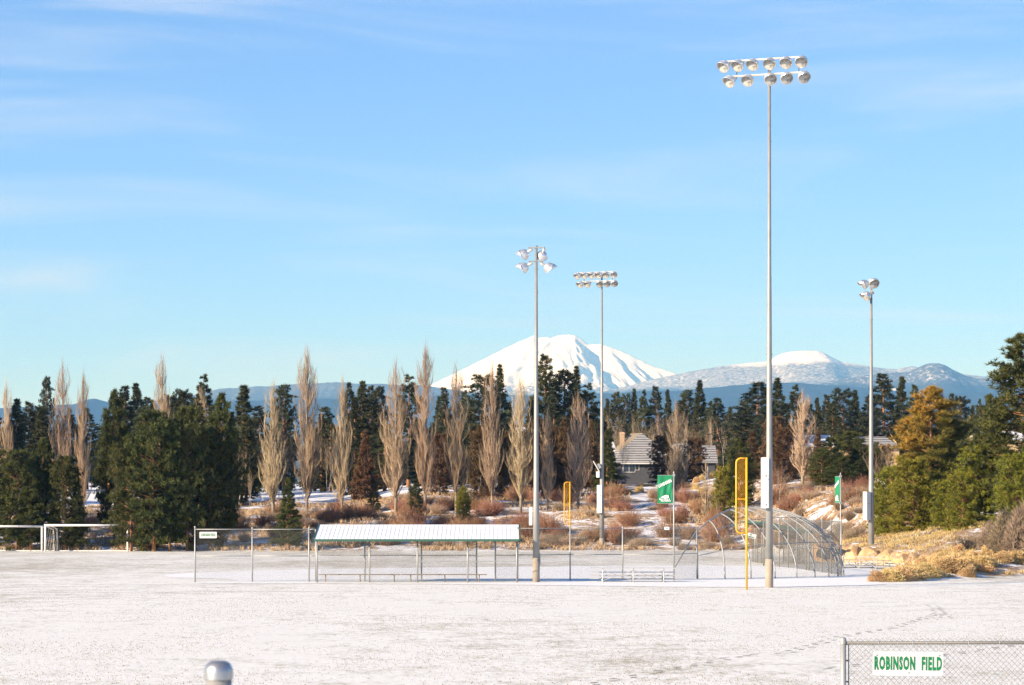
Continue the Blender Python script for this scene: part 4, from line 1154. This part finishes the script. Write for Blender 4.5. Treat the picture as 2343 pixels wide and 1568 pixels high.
def poplar_mesh(seed, h=16.0, w=2.9, nl=85, nt_=4200, bare=0.10, twig="twig_pop", barkm="bark_pop", tr=0.011):
    r_ = np.random.default_rng(seed)
    tg, P, R = trunk_geo(h, 0.0115*h, r_, 0.012, 7, 0.93)
    def env(t): return np.interp(t, [0, 0.06, 0.16, 0.32, 0.55, 0.75, 0.90, 1.0], [0.3, 0.55, 0.85, 1.0, 1.0, 0.88, 0.6, 0.15])
    segs0 = []; segs1 = []; ra = []; rb = []; tips = []
    for q in range(nl):
        z0 = h*(bare + (0.84-bare)*r_.random()**1.25)
        az_ = r_.uniform(0, 6.283); reach = w/2*r_.uniform(0.25, 1.0)
        ln = h*r_.uniform(0.12, 0.30)*(1-0.35*z0/h)
        c0 = np.array([np.interp(z0, P[:, 2], P[:, 0]), np.interp(z0, P[:, 2], P[:, 1]), z0])
        prev = c0; pr = 0.06*(1-z0/h)+0.014
        n = 5
        for k in range(1, n+1):
            f = k/n; zz = z0 + ln*f**1.15
            rr = reach*env(min(1, zz/h))*math.sin(min(1, f*1.25)*math.pi/2)
            a2 = az_ + r_.normal(0, 0.12)
            p = np.array([c0[0]+rr*math.cos(a2), c0[1]+rr*math.sin(a2), zz]) + r_.normal(0, 0.05, 3)
            nr = pr*0.72
            segs0.append(prev); segs1.append(p); ra.append(pr); rb.append(nr); prev, pr = p, nr
    S0 = np.array(segs0); S1 = np.array(segs1)
    # trunk top leader twigs too
    wt = np.clip(1.15 - S0[:, 2]/h, 0.15, 1.0); idx = r_.choice(len(S0), nt_, p=wt/wt.sum()); f = r_.random((nt_, 1))
    b_ = S0[idx]*(1-f) + S1[idx]*f
    d = (S1[idx]-S0[idx]); d /= np.linalg.norm(d, axis=1, keepdims=True)+1e-9
    d = d*0.6 + unit(nt_, r_)*0.36 + np.array([0, 0, 0.9]); d /= np.linalg.norm(d, axis=1, keepdims=True)
    L = r_.uniform(0.4, 1.7, (nt_, 1))*h/16
    e = b_ + d*L
    g = Geo(); prisms(g, S0, S1, np.array(ra), np.array(rb)); cones(g, b_, e, tr*r_.uniform(0.6, 1.3, nt_))
    # fine crown tip
    n2 = 60; z0 = h*r_.uniform(0.80, 0.95, n2)
    b2 = np.stack([np.interp(z0, P[:, 2], P[:, 0]), np.interp(z0, P[:, 2], P[:, 1]), z0], 1)
    d2 = np.stack([r_.normal(0, .14, n2), r_.normal(0, .14, n2), np.ones(n2)], 1)
    cones(g, b2, b2 + d2*h*r_.uniform(0.05, 0.11, (n2, 1)), 0.012)
    crown = g.mesh("crown", M[twig])
    tm = tg.mesh("trunk", M[barkm], True)
    return tm, crown
def bare_mesh(seed, h=7.0, w=3.5, stems=1, twig="twig_bare", barkm="bark_white", nt_=900, tr=0.009, up=0.55):
    """leafless birch or aspen: forking limbs, then twigs"""
    r_ = np.random.default_rng(seed)
    S0 = []; S1 = []; ra = []; rb = []
    g = Geo()
    def grow(p, d, ln, r0, depth):
        n = 3; q = p; rr = r0
        for k in range(n):
            d = d + r_.normal(0, 0.10, 3) + np.array([0, 0, 0.06*up]); d = d/np.linalg.norm(d)
            e = q + d*ln/n; S0.append(q); S1.append(e); ra.append(rr); rb.append(rr*0.84); q, rr = e, rr*0.84
            if depth > 0 and (k > 0 or depth < 3):
                for _ in range(2 if depth > 1 else 2):
                    ax = unit(1, r_)[0]; nd_ = d*up + ax*0.55 + np.array([0, 0, 0.25]); nd_ /= np.linalg.norm(nd_)
                    grow(q, nd_, ln*r_.uniform(0.5, 0.72), rr*0.58, depth-1)
    for s_ in range(stems):
        a_ = r_.uniform(0, 6.28); sp_ = 0.22 if stems > 1 else 0.05
        grow(np.array([0.25*math.cos(a_)*(stems > 1), 0.25*math.sin(a_)*(stems > 1), -0.1]), np.array([sp_*math.cos(a_), sp_*math.sin(a_), 1.0]), h*0.68, 0.0125*h/(1+0.25*(stems-1)), 3)
    S0 = np.array(S0); S1 = np.array(S1); ra = np.array(ra); rb = np.array(rb)
    thick = ra > 0.022
    gt = Geo(); prisms(gt, S0[thick], S1[thick], ra[thick], rb[thick], 5)
    prisms(g, S0[~thick], S1[~thick], ra[~thick], rb[~thick], 3)
    w_ = np.where(~thick)[0]; idx = r_.choice(w_, nt_); f = r_.random((nt_, 1)); b_ = S0[idx]*(1-f)+S1[idx]*f
    d = unit(nt_, r_)*0.7 + np.array([0, 0, 0.6]); cones(g, b_, b_ + d*r_.uniform(0.15, 0.6, (nt_, 1))*h/7, tr)
    # fit the asked size
    allv = np.concatenate(g.v); mx = allv[:, 2].max(); rad = np.percentile(np.hypot(allv[:, 0], allv[:, 1]), 97)
    k = np.array([w/2/rad, w/2/rad, h/mx])
    for gg in (g, gt): gg.v = [v*k for v in gg.v]
    return gt.mesh("trunk", M[barkm]), g.mesh("crown", M[twig])
def shrub_mesh(seed, mat, h=1.5, w=1.8, n=420, r=0.010, kind="fan"):
    r_ = np.random.default_rng(seed); g = Geo()
    if kind == "fan":                                # upright stems fanning from the base, forked
        a_ = r_.uniform(0, 6.283, n); rad = np.sqrt(r_.random(n))
        b_ = np.stack([np.cos(a_)*rad*w*0.18, np.sin(a_)*rad*w*0.18, np.zeros(n)], 1)
        tip = np.stack([np.cos(a_)*rad*w*0.5, np.sin(a_)*rad*w*0.5, h*(1-0.40*rad**2)*r_.uniform(0.38, 1.12, n)], 1) + r_.normal(0, 0.085*w, (n, 3))
        mid = b_*0.45 + tip*0.55 + np.array([0, 0, 0.08*h]) + r_.normal(0, 0.035*w, (n, 3))
        prisms(g, b_, mid, r*1.25, r*0.8); cones(g, mid, tip, r*0.8)
        m2 = n*3; idx = r_.integers(0, n, m2); f = r_.uniform(0.0, 0.8, (m2, 1)); s0 = mid[idx]*(1-f)+tip[idx]*f
        d = unit(m2, r_)*0.55 + np.array([0, 0, 0.55]); cones(g, s0, s0 + d*r_.uniform(0.12, 0.34, (m2, 1))*h/1.5, r*0.75)
    else:                                            # dense dome of short tufts
        m2 = n
        d = unit(m2, r_); d[:, 2] = np.abs(d[:, 2]); C = d*np.array([w/2, w/2, h])*r_.uniform(0.55, 1.0, (m2, 1))*(1+0.15*np.sin(d[:, :1]*5+seed))
        tufts(g, C, d*0.9 + np.array([0, 0, 0.6]), 9, 0.17*h/1.0, r*1.0, r_)
        b_ = np.zeros((80, 3)); idx = r_.integers(0, m2, 80); prisms(g, C[idx]*0.05, C[idx]*0.95, r, r*0.6)
    return g.mesh("brush", mat)

PINE = {
 "far": [pine_mesh(100+i, 15, 5.0, ["pond", "cone", "pond", "round", "cone", "pond"][i], 1900, 11, 0.46, 0.046, 0.05, "needle_far" if i % 3 else "needle_blue", gap=[.1, .05, .22, .06, .12, .25][i]) for i in range(6)],
 "near": [pine_mesh(200+i, 11, 6.0, ["pond", "pond", "round", "cone"][i], 3600, 13, 0.40, 0.030, [.12, .10, .06, .08][i], "needle", gap=0.07) for i in range(4)],
 "young": [pine_mesh(300+i, 4.5, 3.2, "bush", 3000, 12, 0.25, 0.016, 0.01, "needle_young", gap=0.02) for i in range(4)],
 "orange": [pine_mesh(402, 7.5, 4.2, "pond", 5200, 15, 0.30, 0.014, 0.08, "needle_or", gap=0.12)],
 "big": [pine_mesh(501, 16, 7.5, "pond", 5200, 14, 0.42, 0.030, 0.08, "needle", gap=0.1)],
 "juniper": [pine_mesh(600+i, 6, 3.4, ["bush", "cone", "round"][i], 1700, 11, 0.30, 0.028, 0.02, "juniper", "bark_dark", gap=0.08) for i in range(3)],
}
POP = [poplar_mesh(700+i, 16, [2.9, 3.3, 2.7, 3.1, 2.8, 3.5][i], 100, [5600, 4600, 6400, 5200, 4200, 6000][i]) for i in range(6)]
BARE = [bare_mesh(800+i, 7, 3.2+0.4*i, 1) for i in range(4)]
THICK = [bare_mesh(840+i, 7, 4.0, 5, nt_=1500) for i in range(3)]
DRY = poplar_mesh(790, 6, 1.0, 30, 700, 0.05)

def tree(kind, parts, px, top, width, Y, label, cat="tree", group=None, base=None, name=None, rz=None, dz=0.0, href=None, wref=None):
    """px, top, width in photo pixels; the distance Y gives size, the ground gives the foot"""
    X = gx(px, Y); z0 = zt(X, Y) - 0.05 + dz
    h = gz(top, Y) - z0; w = width/F*Y
    t = obj(name or kind, None, None, (X, Y, z0), (0, 0, rng.uniform(0, 6.28) if rz is None else rz), (w/wref, w/wref, h/href))
    t.empty_display_size = 0.5; tag(t, label, cat, group)
    for nm, me in zip(("trunk", "crown"), parts): obj(nm, me, t)
    return t

# --- Lombardy poplars in the row behind the outfield bank
G1 = "leafless poplars along the bank"
pops = [(16, 862, 40, 240), (143, 812, 58, 243), (190, 848, 46, 240), (371, 803, 56, 262), (625, 868, 70, 236), (702, 792, 66, 237), (782, 858, 52, 238),
        (905, 812, 72, 236), (972, 785, 64, 236), (1043, 828, 62, 237), (1126, 826, 62, 236), (1191, 858, 58, 236), (1252, 930, 42, 238), (1322, 888, 62, 240),
        (1548, 918, 66, 247), (1836, 888, 70, 236), (458, 884, 60, 280), (240, 905, 0, 0)]
plabel = {1548: "tan leafless poplar standing in front of the grey house", 1836: "broad tan leafless poplar between the tall mast and dark junipers",
          16: "leafless poplar behind the crossbar of the abutting goal", 143: "tall wispy poplar behind the post where the two goals meet", 190: "narrow poplar rising behind the whole goal's crossbar",
          371: "poplar whose wispy top shows above the big pine clump", 458: "bushy poplar crown just showing behind the bright topped clump pine", 625: "wide leafless poplar behind the small lone pine",
          702: "very tall poplar between the lone pine and the snowy meadow", 782: "slim poplar standing in front of the open snowy meadow", 905: "broad poplar beside the little dark pine at the meadow's end",
          972: "very tall thin topped poplar behind the middle of the dugout roof", 1043: "poplar third from the dugout mast in the row", 1126: "poplar second from the dugout mast in the row", 1191: "poplar growing next to the dugout mast in the row",
          1322: "slim leafless poplar with a reddish thicket behind it", 1252: "short slender leafless poplar between two light masts"}
for k, (px, top, w, Y) in enumerate(pops):
    if not w: continue
    tree("poplar_tree", POP[k % 6], px, top, w*1.06, Y, plabel.get(px, "leafless poplar"), "tree", G1, href=16.6, wref=3.2)
tree("dead_tree", DRY, 1614, 1052, 26, 226, "small dry broken poplar snag on the brushy slope", href=6, wref=1.0)

# --- far wood of ponderosas beyond the row
G2 = "dark pines beyond the poplars"
far = [(-30,900,90,300), (38,905,70,300), (66,915,60,330), (107,862,34,300), (95,935,80,290), (250,935,60,300), (283,876,66,300), (312,868,66,310), (338,905,50,330),
       (420,890,52,330), (395,915,60,340), (468,851,58,320), (445,905,60,330), (556,872,84,290), (590,925,60,330), (648,880,56,300), (735,945,50,300), (756,955,50,320), (800,868,44,300), (828,863,66,290), (846,878,48,300),
       (868,884,44,310), (812,905,60,280), (934,852,66,290), (1017,880,46,300), (1005,900,46,320), (1063,890,44,310), (1108,856,84,286), (1143,830,64,290), (1085,930,60,280), (1165,915,40,330),
       (1215,900,46,300), (1248,806,66,290), (1290,846,76,292), (1318,834,62,300), (1346,872,60,292), (1270,905,70,280), (1388,905,36,380), (1408,893,48,380), (1430,900,30,400), (1450,887,44,400), (1473,888,40,390),
       (1500,878,48,390), (1528,884,36,400), (1560,910,56,390), (1571,892,48,400), (1601,867,62,380), (1625,915,50,370), (1643,905,62,360), (1668,925,36,380), (1700,915,50,330),
       (1737,868,108,300), (1778,862,70,330), (1820,876,52,340), (1850,920,50,330), (1870,903,38,350), (1890,899,44,370), (1930,888,60,350), (1955,890,56,360), (1985,905,50,350), (2020,848,84,340), (2061,853,56,350), (2092,876,44,360),
       (2200,906,46,360), (2225,925,40,380), (2241,910,36,350), (2175,895,40,370), (2290,900,60,330), (1905,915,50,340), (1755,930,60,290), (720,1000,50,330), (880,960,60,280), (960,960,70,285), (1040,980,60,280)]
flab = {1248: "tall slim ponderosa rising beside the dugout mast in front of the volcano", 107: "narrow dark spire of a conifer above the western treeline",
        1737: "bushy green ponderosa just behind the tallest light mast", 1601: "open crowned pine alone above the house roof", 556: "grey green open crowned pine beside the big pine clump"}
def flabel(px):
    for lim, s_ in ((200, "dark ponderosa in the wood above the soccer goals"), (480, "dark ponderosa rising behind the big pine clump"), (760, "dark ponderosa behind the poplars near the lone pine"), (1000, "dark ponderosa behind the poplars over the dugout roof"),
                    (1360, "dark ponderosa standing against the snowy volcano"), (1680, "dark ponderosa in the line above the grey house"), (1900, "dark ponderosa in the wood near the tallest mast"), (2110, "dark ponderosa in the wood behind the rock wall mast")):
        if px < lim: return s_
    return "dark ponderosa showing behind the orange pine"
far += [(420,890,52,262), (385,903,56,270), (350,912,56,275), (452,898,52,262), (484,922,52,257), (530,935,52,264), (562,948,56,270), (330,930,60,262)]  # extra pines behind the clump, added to shade the meadow
for k, (px, top, w, Y) in enumerate(far):
    parts = PINE["far"][k % 6] if px != 1737 else PINE["far"][0]
    tree("pine_tree", parts, px, top, w*1.5, Y, flab.get(px, flabel(px)), "tree", G2, href=15.3, wref=5.4)

# --- clump of big pines at the edge of the field, and other near evergreens
G3 = "pines at the field edge"
near = [(352,948,150,208.3,2,"big pine in front of the clump, its orange trunk showing through"), (300,1010,120,209,2,"lowest rounded pine of the clump, next to the whole goal's post"), (262,888,105,216,1,"tall sunlit pine behind the goal clump showing an orange trunk"),
        (428,938,125,209.5,2,"wide dark pine in the middle of the clump"), (388,975,100,208.6,0,"narrow shorter pine wedged in the middle of the clump"), (507,896,115,214,1,"bright topped pine at the edge of the clump facing the poplars"), (480,985,135,211,2,"dark shaded pine of the clump nearest the sign fence")]
for px, top, w, Y, v, lb in near:
    tree("pine_tree", PINE["near"][v], px, top, w*0.98, Y, lb, "tree", G3, href=11.2, wref=6.6)
G4 = "shaded pines behind the soccer goals"
for px, top, w, Y, v in [(-15,1000,110,212,0), (38,1035,110,211,2), (98,1000,100,213,1), (150,1048,95,211,2), (70,1075,100,210.5,0), (175,1085,70,211,3), (-60,960,140,216,2), (-120,930,150,220,0)]:
    tree("pine_tree", PINE["near"][v], px, top, w, Y, "dark shaded pine in the group behind the two soccer goals", "tree", G4, href=11.2, wref=6.6)
tree("pine_tree", PINE["near"][3], 660, 1092, 90, 209, "small green pine standing alone behind the fence panel", href=11.2, wref=6.6)
tree("pine_tree", PINE["far"][1], 855, 1094, 46, 240, "little dark pine between poplars at the snowy meadow", href=15.3, wref=5.4)
tree("pine_tree", PINE["near"][3], 1388, 982, 88, 262, "green pine behind the far light mast with pale birch stems", href=11.2, wref=6.6)
tree("pine_tree", PINE["near"][1], 1690, 1000, 96, 236, "green and brown pine filling the slope behind the foul pole", href=11.2, wref=6.6)
tree("pine_tree", PINE["young"][2], 1655, 1075, 64, 230, "low bushy green pine at the foot of the slope pine", href=4.6, wref=3.6)
tree("pine_tree", PINE["young"][1], 1060, 1120, 40, 228, "low round green pine bush by the poplar row", href=4.6, wref=3.6)
tree("pine_tree", PINE["near"][2], 950, 1108, 40, 229, "dark little evergreen bush under the poplars", href=11.2, wref=6.6)
# junipers
G5 = "junipers around the houses"
for px, top, w, Y, v in [(1516,1003,66,300,0), (1588,1006,62,300,2), (1290,955,70,262,1), (1265,985,60,265,0), (1352,960,60,275,1), (1372,975,62,303,0), (1345,950,64,303,1), (2022,1022,50,300,0), (1985,1020,60,300,2), (1225,965,60,262,2), (1160,985,56,258,1), (1100,985,60,256,0), (1775,960,70,262,0), (1800,985,80,255,2), (1720,985,70,270,1), (1005,1000,60,258,0), (835,985,70,262,1), (1870,985,60,280,1)]:
    tree("juniper_tree", PINE["juniper"][v], px, top, w*1.1, Y, {1516: "brown juniper hiding the corner of the grey house", 1588: "brown juniper between the poplar and the garage wing"}.get(px, "rust brown juniper on the slope below the pines"), "tree", G5, href=6.1, wref=3.7)
for px, top, w, Y, v in [(1900,1000,80,236,0), (1940,990,90,242,2), (1965,1010,70,238,1), (1880,1030,70,232,2), (1925,1045,80,230,0), (1970,1050,60,231,1), (2005,1010,70,246,1)]:
    tree("pine_tree", PINE["near"][v % 4], px, top, w, Y, "dense dark evergreen in the mass between poplar and rock wall mast", "tree", "dark evergreens by the rock wall", href=11.2, wref=6.6)
# the group on the eastern bank
tree("pine_tree", PINE["orange"][0], 2132, 884, 225, 190, "pine with orange dying needles on the near bank", href=7.7, wref=4.7, rz=0.4)
tree("pine_tree", PINE["big"][0], 2348, 755, 275, 168, "tall dark pine cut by the edge of the frame on the near bank", href=16.3, wref=8.2)
tree("pine_tree", PINE["near"][1], 2262, 900, 110, 196, "slender dark pine leaning out from the big pine", href=11.2, wref=6.6)
tree("pine_tree", PINE["near"][0], 2215, 1015, 110, 194, "dark bushy pine in the shade behind the orange pine", href=11.2, wref=6.6)
G6 = "young bright pines on the near bank"
for px, top, w, Y, v in [(2034,1082,86,174,0), (2090,1058,108,172,1), (2172,1105,90,168,2), (2236,1035,110,170,3), (2202,1090,80,164,1), (2325,1055,110,152,0), (2130,1095,90,174,3), (2014,1120,56,178,2)]:
    tree("pine_tree", PINE["young"][v], px, top, w*1.15, Y, "bright green young pine in the thicket above the golden brush", "tree", G6, href=4.6, wref=3.6)

# --- leafless aspens and birches
G7 = "bare aspens behind the houses"
for k, px in enumerate(list(range(1372, 1700, 15)) + list(range(1880, 2075, 14)) + list(range(1235, 1370, 22)) + [2215, 2235, 2255, 2300]):
    top = {0: 940, 1: 925, 2: 955, 3: 935}[k % 4] + rng.uniform(-10, 10)
    tree("aspen_tree", (BARE if k % 2 else THICK)[k % (4 if k % 2 else 3)], px + rng.uniform(-5, 5), top, rng.uniform(34, 52), rng.uniform(345, 372), "pale leafless aspen in the strip behind the houses", "tree", G7, href=7.1, wref=4.2)
G8 = "white stemmed birches on the slope"
for px, top, w, Y, v in [(1782,1045,56,222,0), (1378,1085,22,238,1), (1393,1090,24,238,2), (568,1058,38,228,1), (2005,985,74,190,3), (2035,1000,60,195,2), (1312,1115,26,222,0), (1340,1120,26,224,1), (1290,1105,24,223,2), (1452,1052,26,300,3), (1958,1105,34,205,0), (1535,1125,24,220,1), (155,985,60,230,3), (1760,1110,30,223,2), (545,1000,70,262,1), (1900,1120,30,208,3), (1640,1120,24,222,0), (240,1080,30,222,2), (520,1010,60,280,3)]:
    tree("birch_tree", BARE[v], px, top, w, Y, {1782: "forked white birch beside the tallest light mast", 2005: "spreading pale leafless tree against the rock wall mast", 568: "small leafless tree beside the dark pine clump"}.get(px, "thin white stemmed birch among the willow brush"), "tree", G8, href=7.1, wref=4.2)
for k, (px, top, w, Y) in enumerate([(1360,965,60,290), (1330,930,50,300), (1420,965,60,300), (540,960,90,290), (575,985,80,300), (640,985,80,270), (690,985,70,275), (750,975,60,290), (600,1010,70,280), (860,1000,50,300), (1480,965,60,345)]):
    tree("bare_tree", THICK[k % 3], px, top, w, Y, "brownish leafless tree crowding the gaps behind the poplars", "tree", "leafless trees behind the poplars", href=7.1, wref=4.2)

# ---------------------------------------------------------------- shrubs
SH = {
 "red": [shrub_mesh(900+i, M["twig_red"], 1.5, 2.0, 330, 0.010) for i in range(3)],
 "brown": [shrub_mesh(910+i, M["twig_brown"], 1.2, 1.9, 300, 0.011) for i in range(3)],
 "gold": [shrub_mesh(920+i, M["gold"], 1.0, 1.6, 900, 0.010, "dome") for i in range(4)],
 "sage": [shrub_mesh(930+i, M["sage"], 2.4, 3.0, 900, 0.014, "dome") for i in range(2)],
}
def shrub(kind, X, Y, h, w, label, group, name, ref):
    me = SH[kind][int(rng.integers(len(SH[kind])))]
    o = obj(name, me, None, (X, Y, zt(X, Y)-0.04), (rng.normal(0, .06), rng.normal(0, .06), rng.uniform(0, 6.28)), (w/ref[1], w/ref[1], h/ref[0]))
    return tag(o, label, "bush", group)
n = 0
path = lambda px: None
r2 = np.random.default_rng(77)
def on_path(px, py):                                 # keep the snowy footpath on the bank clear
    xs_ = np.interp(py, [1180, 1215, 1235, 1262], [1462, 1470, 1492, 1520]); return abs(px - xs_) < 26
placed = 0
for k in range(1500):
    if placed >= 330: break
    px = r2.uniform(190, 1990); Y = 211.5 + 52*r2.random()**1.3
    X = gx(px, Y)
    if px > 1900: Y = 176 + 40*r2.random(); X = gx(px, Y)
    z = zt(X, Y); py = YH + (HC-z)/Y*F
    if on_path(px, py): continue
    dns = float(fbm(np.array([X*0.16]), np.array([Y*0.16]), 3, 61)[0])
    if dns < 0.36: continue
    red = (r2.random() < (0.72 if 1180 < py < 1245 and px > 900 else 0.45))
    if px < 900 and Y > 245: continue
    low = Y < 216
    if red and not low:
        shrub("red", X, Y, r2.uniform(0.9, 1.9), r2.uniform(1.6, 3.2), "reddish leafless willow bush on the snowy bank behind the outfield", "willow bushes on the bank", "willow_bush", (1.5, 2.0))
    else:
        shrub("brown", X, Y, r2.uniform(0.45, 1.1), r2.uniform(1.0, 2.1), "dry brown brush on the snowy bank behind the outfield", "dry brush on the bank", "brush", (1.2, 1.9))
    placed += 1
for k in range(30):                                  # brush between backstop and rock wall
    px = r2.uniform(1730, 1985); Y = r2.uniform(197, 232); X = gx(px, Y)
    if zt(X, Y) < 0.3: continue
    shrub("red" if k % 3 else "brown", X, Y, r2.uniform(0.8, 1.7), r2.uniform(1.4, 2.6), "dense willow brush on the slope behind the backstop", "willow brush behind the backstop", "willow_bush", (1.5, 2.0))
for k in range(26):                                  # round tan rabbitbrush on the slope under the house
    px = r2.uniform(1340, 1660); Y = r2.uniform(262, 300); X = gx(px, Y)
    shrub("gold", X, Y, r2.uniform(0.5, 0.9), r2.uniform(0.8, 1.5), "round tan rabbitbrush on the slope below the grey house", "rabbitbrush below the house", "rabbitbrush", (1.15, 1.7))
# eastern bank: golden rabbitbrush, grey brush at the edge of the frame
gb = 0
for k in range(600):
    if gb >= 26: break
    px = r2.uniform(1996, 2400); Y = 119.5 + 17*r2.random()**1.2
    X = gx(px, Y); z = zt(X, Y)
    if z < 0.03: continue
    s2_ = X - float(berm_edge(Y))
    if s2_ < 0.15: continue
    shrub("gold", X, Y, r2.uniform(0.4, 0.8), r2.uniform(0.7, 1.35), "golden rabbitbrush clump on the near bank by the bleachers", "golden rabbitbrush on the near bank", "rabbitbrush", (1.15, 1.7)); gb += 1
for px, Y, h, w in [(2012,120.6,.62,1.3), (2035,120.8,.75,1.5), (2062,121.2,.8,1.5), (2090,122.6,.75,1.5), (2122,124.4,.7,1.4), (2165,127,.75,1.5), (2188,127.5,.95,1.7), (2215,129,.8,1.2), (2250,131,.6,1.4), (2290,133,.6,1.4), (2330,134,.9,1.5)]:
    X = gx(px, Y); shrub("gold", X, Y, h, w, "golden rabbitbrush clump on the near bank by the bleachers", "golden rabbitbrush on the near bank", "rabbitbrush", (1.15, 1.7))
for px, Y, h, w in [(2305,137,2.6,2.6), (2338,135,3.0,2.8), (2268,139,1.6,1.8), (2370,136,3.4,3.2)]:
    X = gx(px, Y); shrub("sage", X, Y, h, w, "large grey brown bush at the edge of the near bank", "large grey bushes on the near bank", "sagebrush", (2.7, 3.2))
for px, Y, h, w in [(2205,141,1.0,1.8), (2150,142,.9,1.7), (2230,143,1.1,1.8), (2100,150,.8,1.5), (1948,176,1.0,1.6), (1965,180,1.2,1.8), (1930,185,1.2,2)]:
    X = gx(px, Y); shrub("brown", X, Y, h, w, "twiggy dry bush between the golden brush and young pines", "dry brush on the near bank", "brush", (1.2, 1.9))

# ---------------------------------------------------------------- boulders of the rock wall
M["rock"] = None
m, nt, b = new_mat("sandstone")
v = objco(nt)
c = mixcol(nt, mrange(nt, noise(nt, 1.6, 5, 0.65, v), 0.35, 0.65), (0.46, 0.27, 0.125), (0.64, 0.42, 0.22))
c = mixcol(nt, mrange(nt, noise(nt, 0.9, 3, 0.6, v), 0.58, 0.64), c, (0.33, 0.23, 0.15))
nt.links.new(c, b.inputs["Base Color"]); b.inputs["Roughness"].default_value = 0.9
bump(nt, b, noise(nt, 5, 5, 0.7, v), 0.5, 0.08)
M["rock"] = m
def boulder_mesh(seed):
    r_ = np.random.default_rng(seed)
    bm = bmesh.new(); bmesh.ops.create_icosphere(bm, subdivisions=3, radius=1)
    pl = [(unit(1, r_)[0], r_.uniform(0.55, 0.85)) for _ in range(9)]
    for v_ in bm.verts:
        p = np.array(v_.co)
        for n_, d_ in pl:
            q = p @ n_
            if q > d_: p = p - n_*(q-d_)*0.9
        p = p + (fbm(np.array([p[0]*2+seed]), np.array([p[1]*2+p[2]*1.7]), 3, seed)[0]-0.5)*0.22
        v_.co = p
    me = bpy.data.meshes.new("boulder"); bm.to_mesh(me); bm.free(); me.materials.append(M["rock"]); return me
RK = [boulder_mesh(40+i) for i in range(4)]
for k, (Y, w, h) in enumerate([(172,1.2,1.1), (169.6,0.9,1.0), (167.6,1.2,1.0), (165.4,0.9,.85), (163.8,1.0,.95), (161.9,1.1,1.05), (159.9,1.3,1.15), (157.6,1.3,1.0), (155.2,1.3,.95), (152.8,1.3,.9), (150.4,1.2,.85), (148.0,1.1,.75), (145.8,1.0,.7)]):
    X = float(berm_edge(Y)) + 0.25 + rng.uniform(-.15, .15)
    o = obj("boulder", RK[k % 4], None, (X, Y, h*0.34), (0, 0, rng.uniform(0, 6.28)), (w*0.62, w*0.62, h*0.72))
    tag(o, "tan sandstone boulder in the low retaining wall by the mast", "boulder", "boulders of the retaining wall")

# ---------------------------------------------------------------- dry grass and litter nobody could count
r3 = np.random.default_rng(5)
def grass_stuff(name, label, N, sampler, ln, wd, nb, mat):
    X, Y = sampler(N); Z = ter(X, Y)
    g = Geo(); tufts(g, np.stack([X, Y, Z], 1), np.tile(np.array([[0, 0, 1.0]]), (len(X), 1)), nb, ln, wd, r3, 1.6)
    return struct(obj(name, g.mesh(name, mat)), label, "grass", "stuff")
def bank_s(N):
    px = r3.uniform(0, 2000, N*2); d = 60*r3.random(N*2)**1.25
    Y0 = 209.6; X = gx(px, Y0 + d); e = 209.5 + 1.5*np.sin(X*0.11) - 44*sstep((X-19)/9)
    Y = e + d + 0.2; X = gx(px, Y)
    keep = fbm(X*0.22, Y*0.22, 3, 91) > 0.46
    z = ter(X, Y); py = YH + (HC-z)/Y*F
    xs_ = np.interp(py, [1180, 1215, 1235, 1262], [1462, 1470, 1492, 1520])
    keep &= np.abs(px - xs_) > 20
    return X[keep][:N], Y[keep][:N]
grass_stuff("dry_grass", "dry tan grass scattered over the snowy bank", 9000, bank_s, 0.42, 0.022, 7, M["grass"])
def berm_s(N):
    px = r3.uniform(1920, 2420, N*3); Y = 121 + 62*r3.random(N*3); X = gx(px, Y); z = ter(X, Y)
    keep = (z > 0.06) & (fbm(X*0.5, Y*0.35, 3, 95) > r3.uniform(0.36, 0.6, N*3))
    return X[keep][:N], Y[keep][:N]
grass_stuff("dry_grass", "golden dry grass covering the near bank", 6500, berm_s, 0.26, 0.013, 7, M["gold_grass"])

# fill of lower trees that closes the wood between the taller ones
for k in range(62):
    px = -40 + k*39 + rng.uniform(-16, 16)
    Y = rng.uniform(285, 345) if px < 1350 else rng.uniform(375, 420)
    top = rng.uniform(925, 985)
    tree("pine_tree", PINE["far"][k % 6], px, top, rng.uniform(62, 96), Y, "lower dark pine filling the wood between taller trunks", "tree", "lower pines of the wood", href=15.3, wref=5.4)
# pines west of the frame whose shade lies over the meadow and the goals
for X, Y, h in [(-66,262,17), (-60,250,16), (-72,280,18), (-64,295,18), (-78,300,19), (-58,236,15), (-70,240,17), (-84,265,18), (-90,290,19), (-76,318,18), (-62,222,15), (-56,208,13), (-64,203,14), (-72,212,15), (-66,190,12)]:
    t = obj("pine_tree", None, None, (X, Y, zt(X, Y)-0.05), (0, 0, rng.uniform(0, 6.28)), (1.25, 1.25, h/15.3)); tag(t, "pine beyond the soccer goals whose shade falls on the meadow", "tree", "pines shading the meadow")
    for nm, me in zip(("trunk", "crown"), PINE["far"][int(rng.integers(6))]): obj(nm, me, t)
# stubble of turf poking through the thin snow of the near field
def turf_s(N):
    Y = 47 + 66*r3.random(N*2)**1.15; px = r3.uniform(-60, 2420, N*2); X = gx(px, Y)
    keep = fbm(X*0.35, Y*0.16, 4, 33) > r3.uniform(0.30, 0.80, N*2)
    return X[keep][:N], Y[keep][:N]
grass_stuff("turf_stubble", "short dead turf poking through the thin snow of the near field", 24000, turf_s, 0.026, 0.006, 3, M["stubble"])
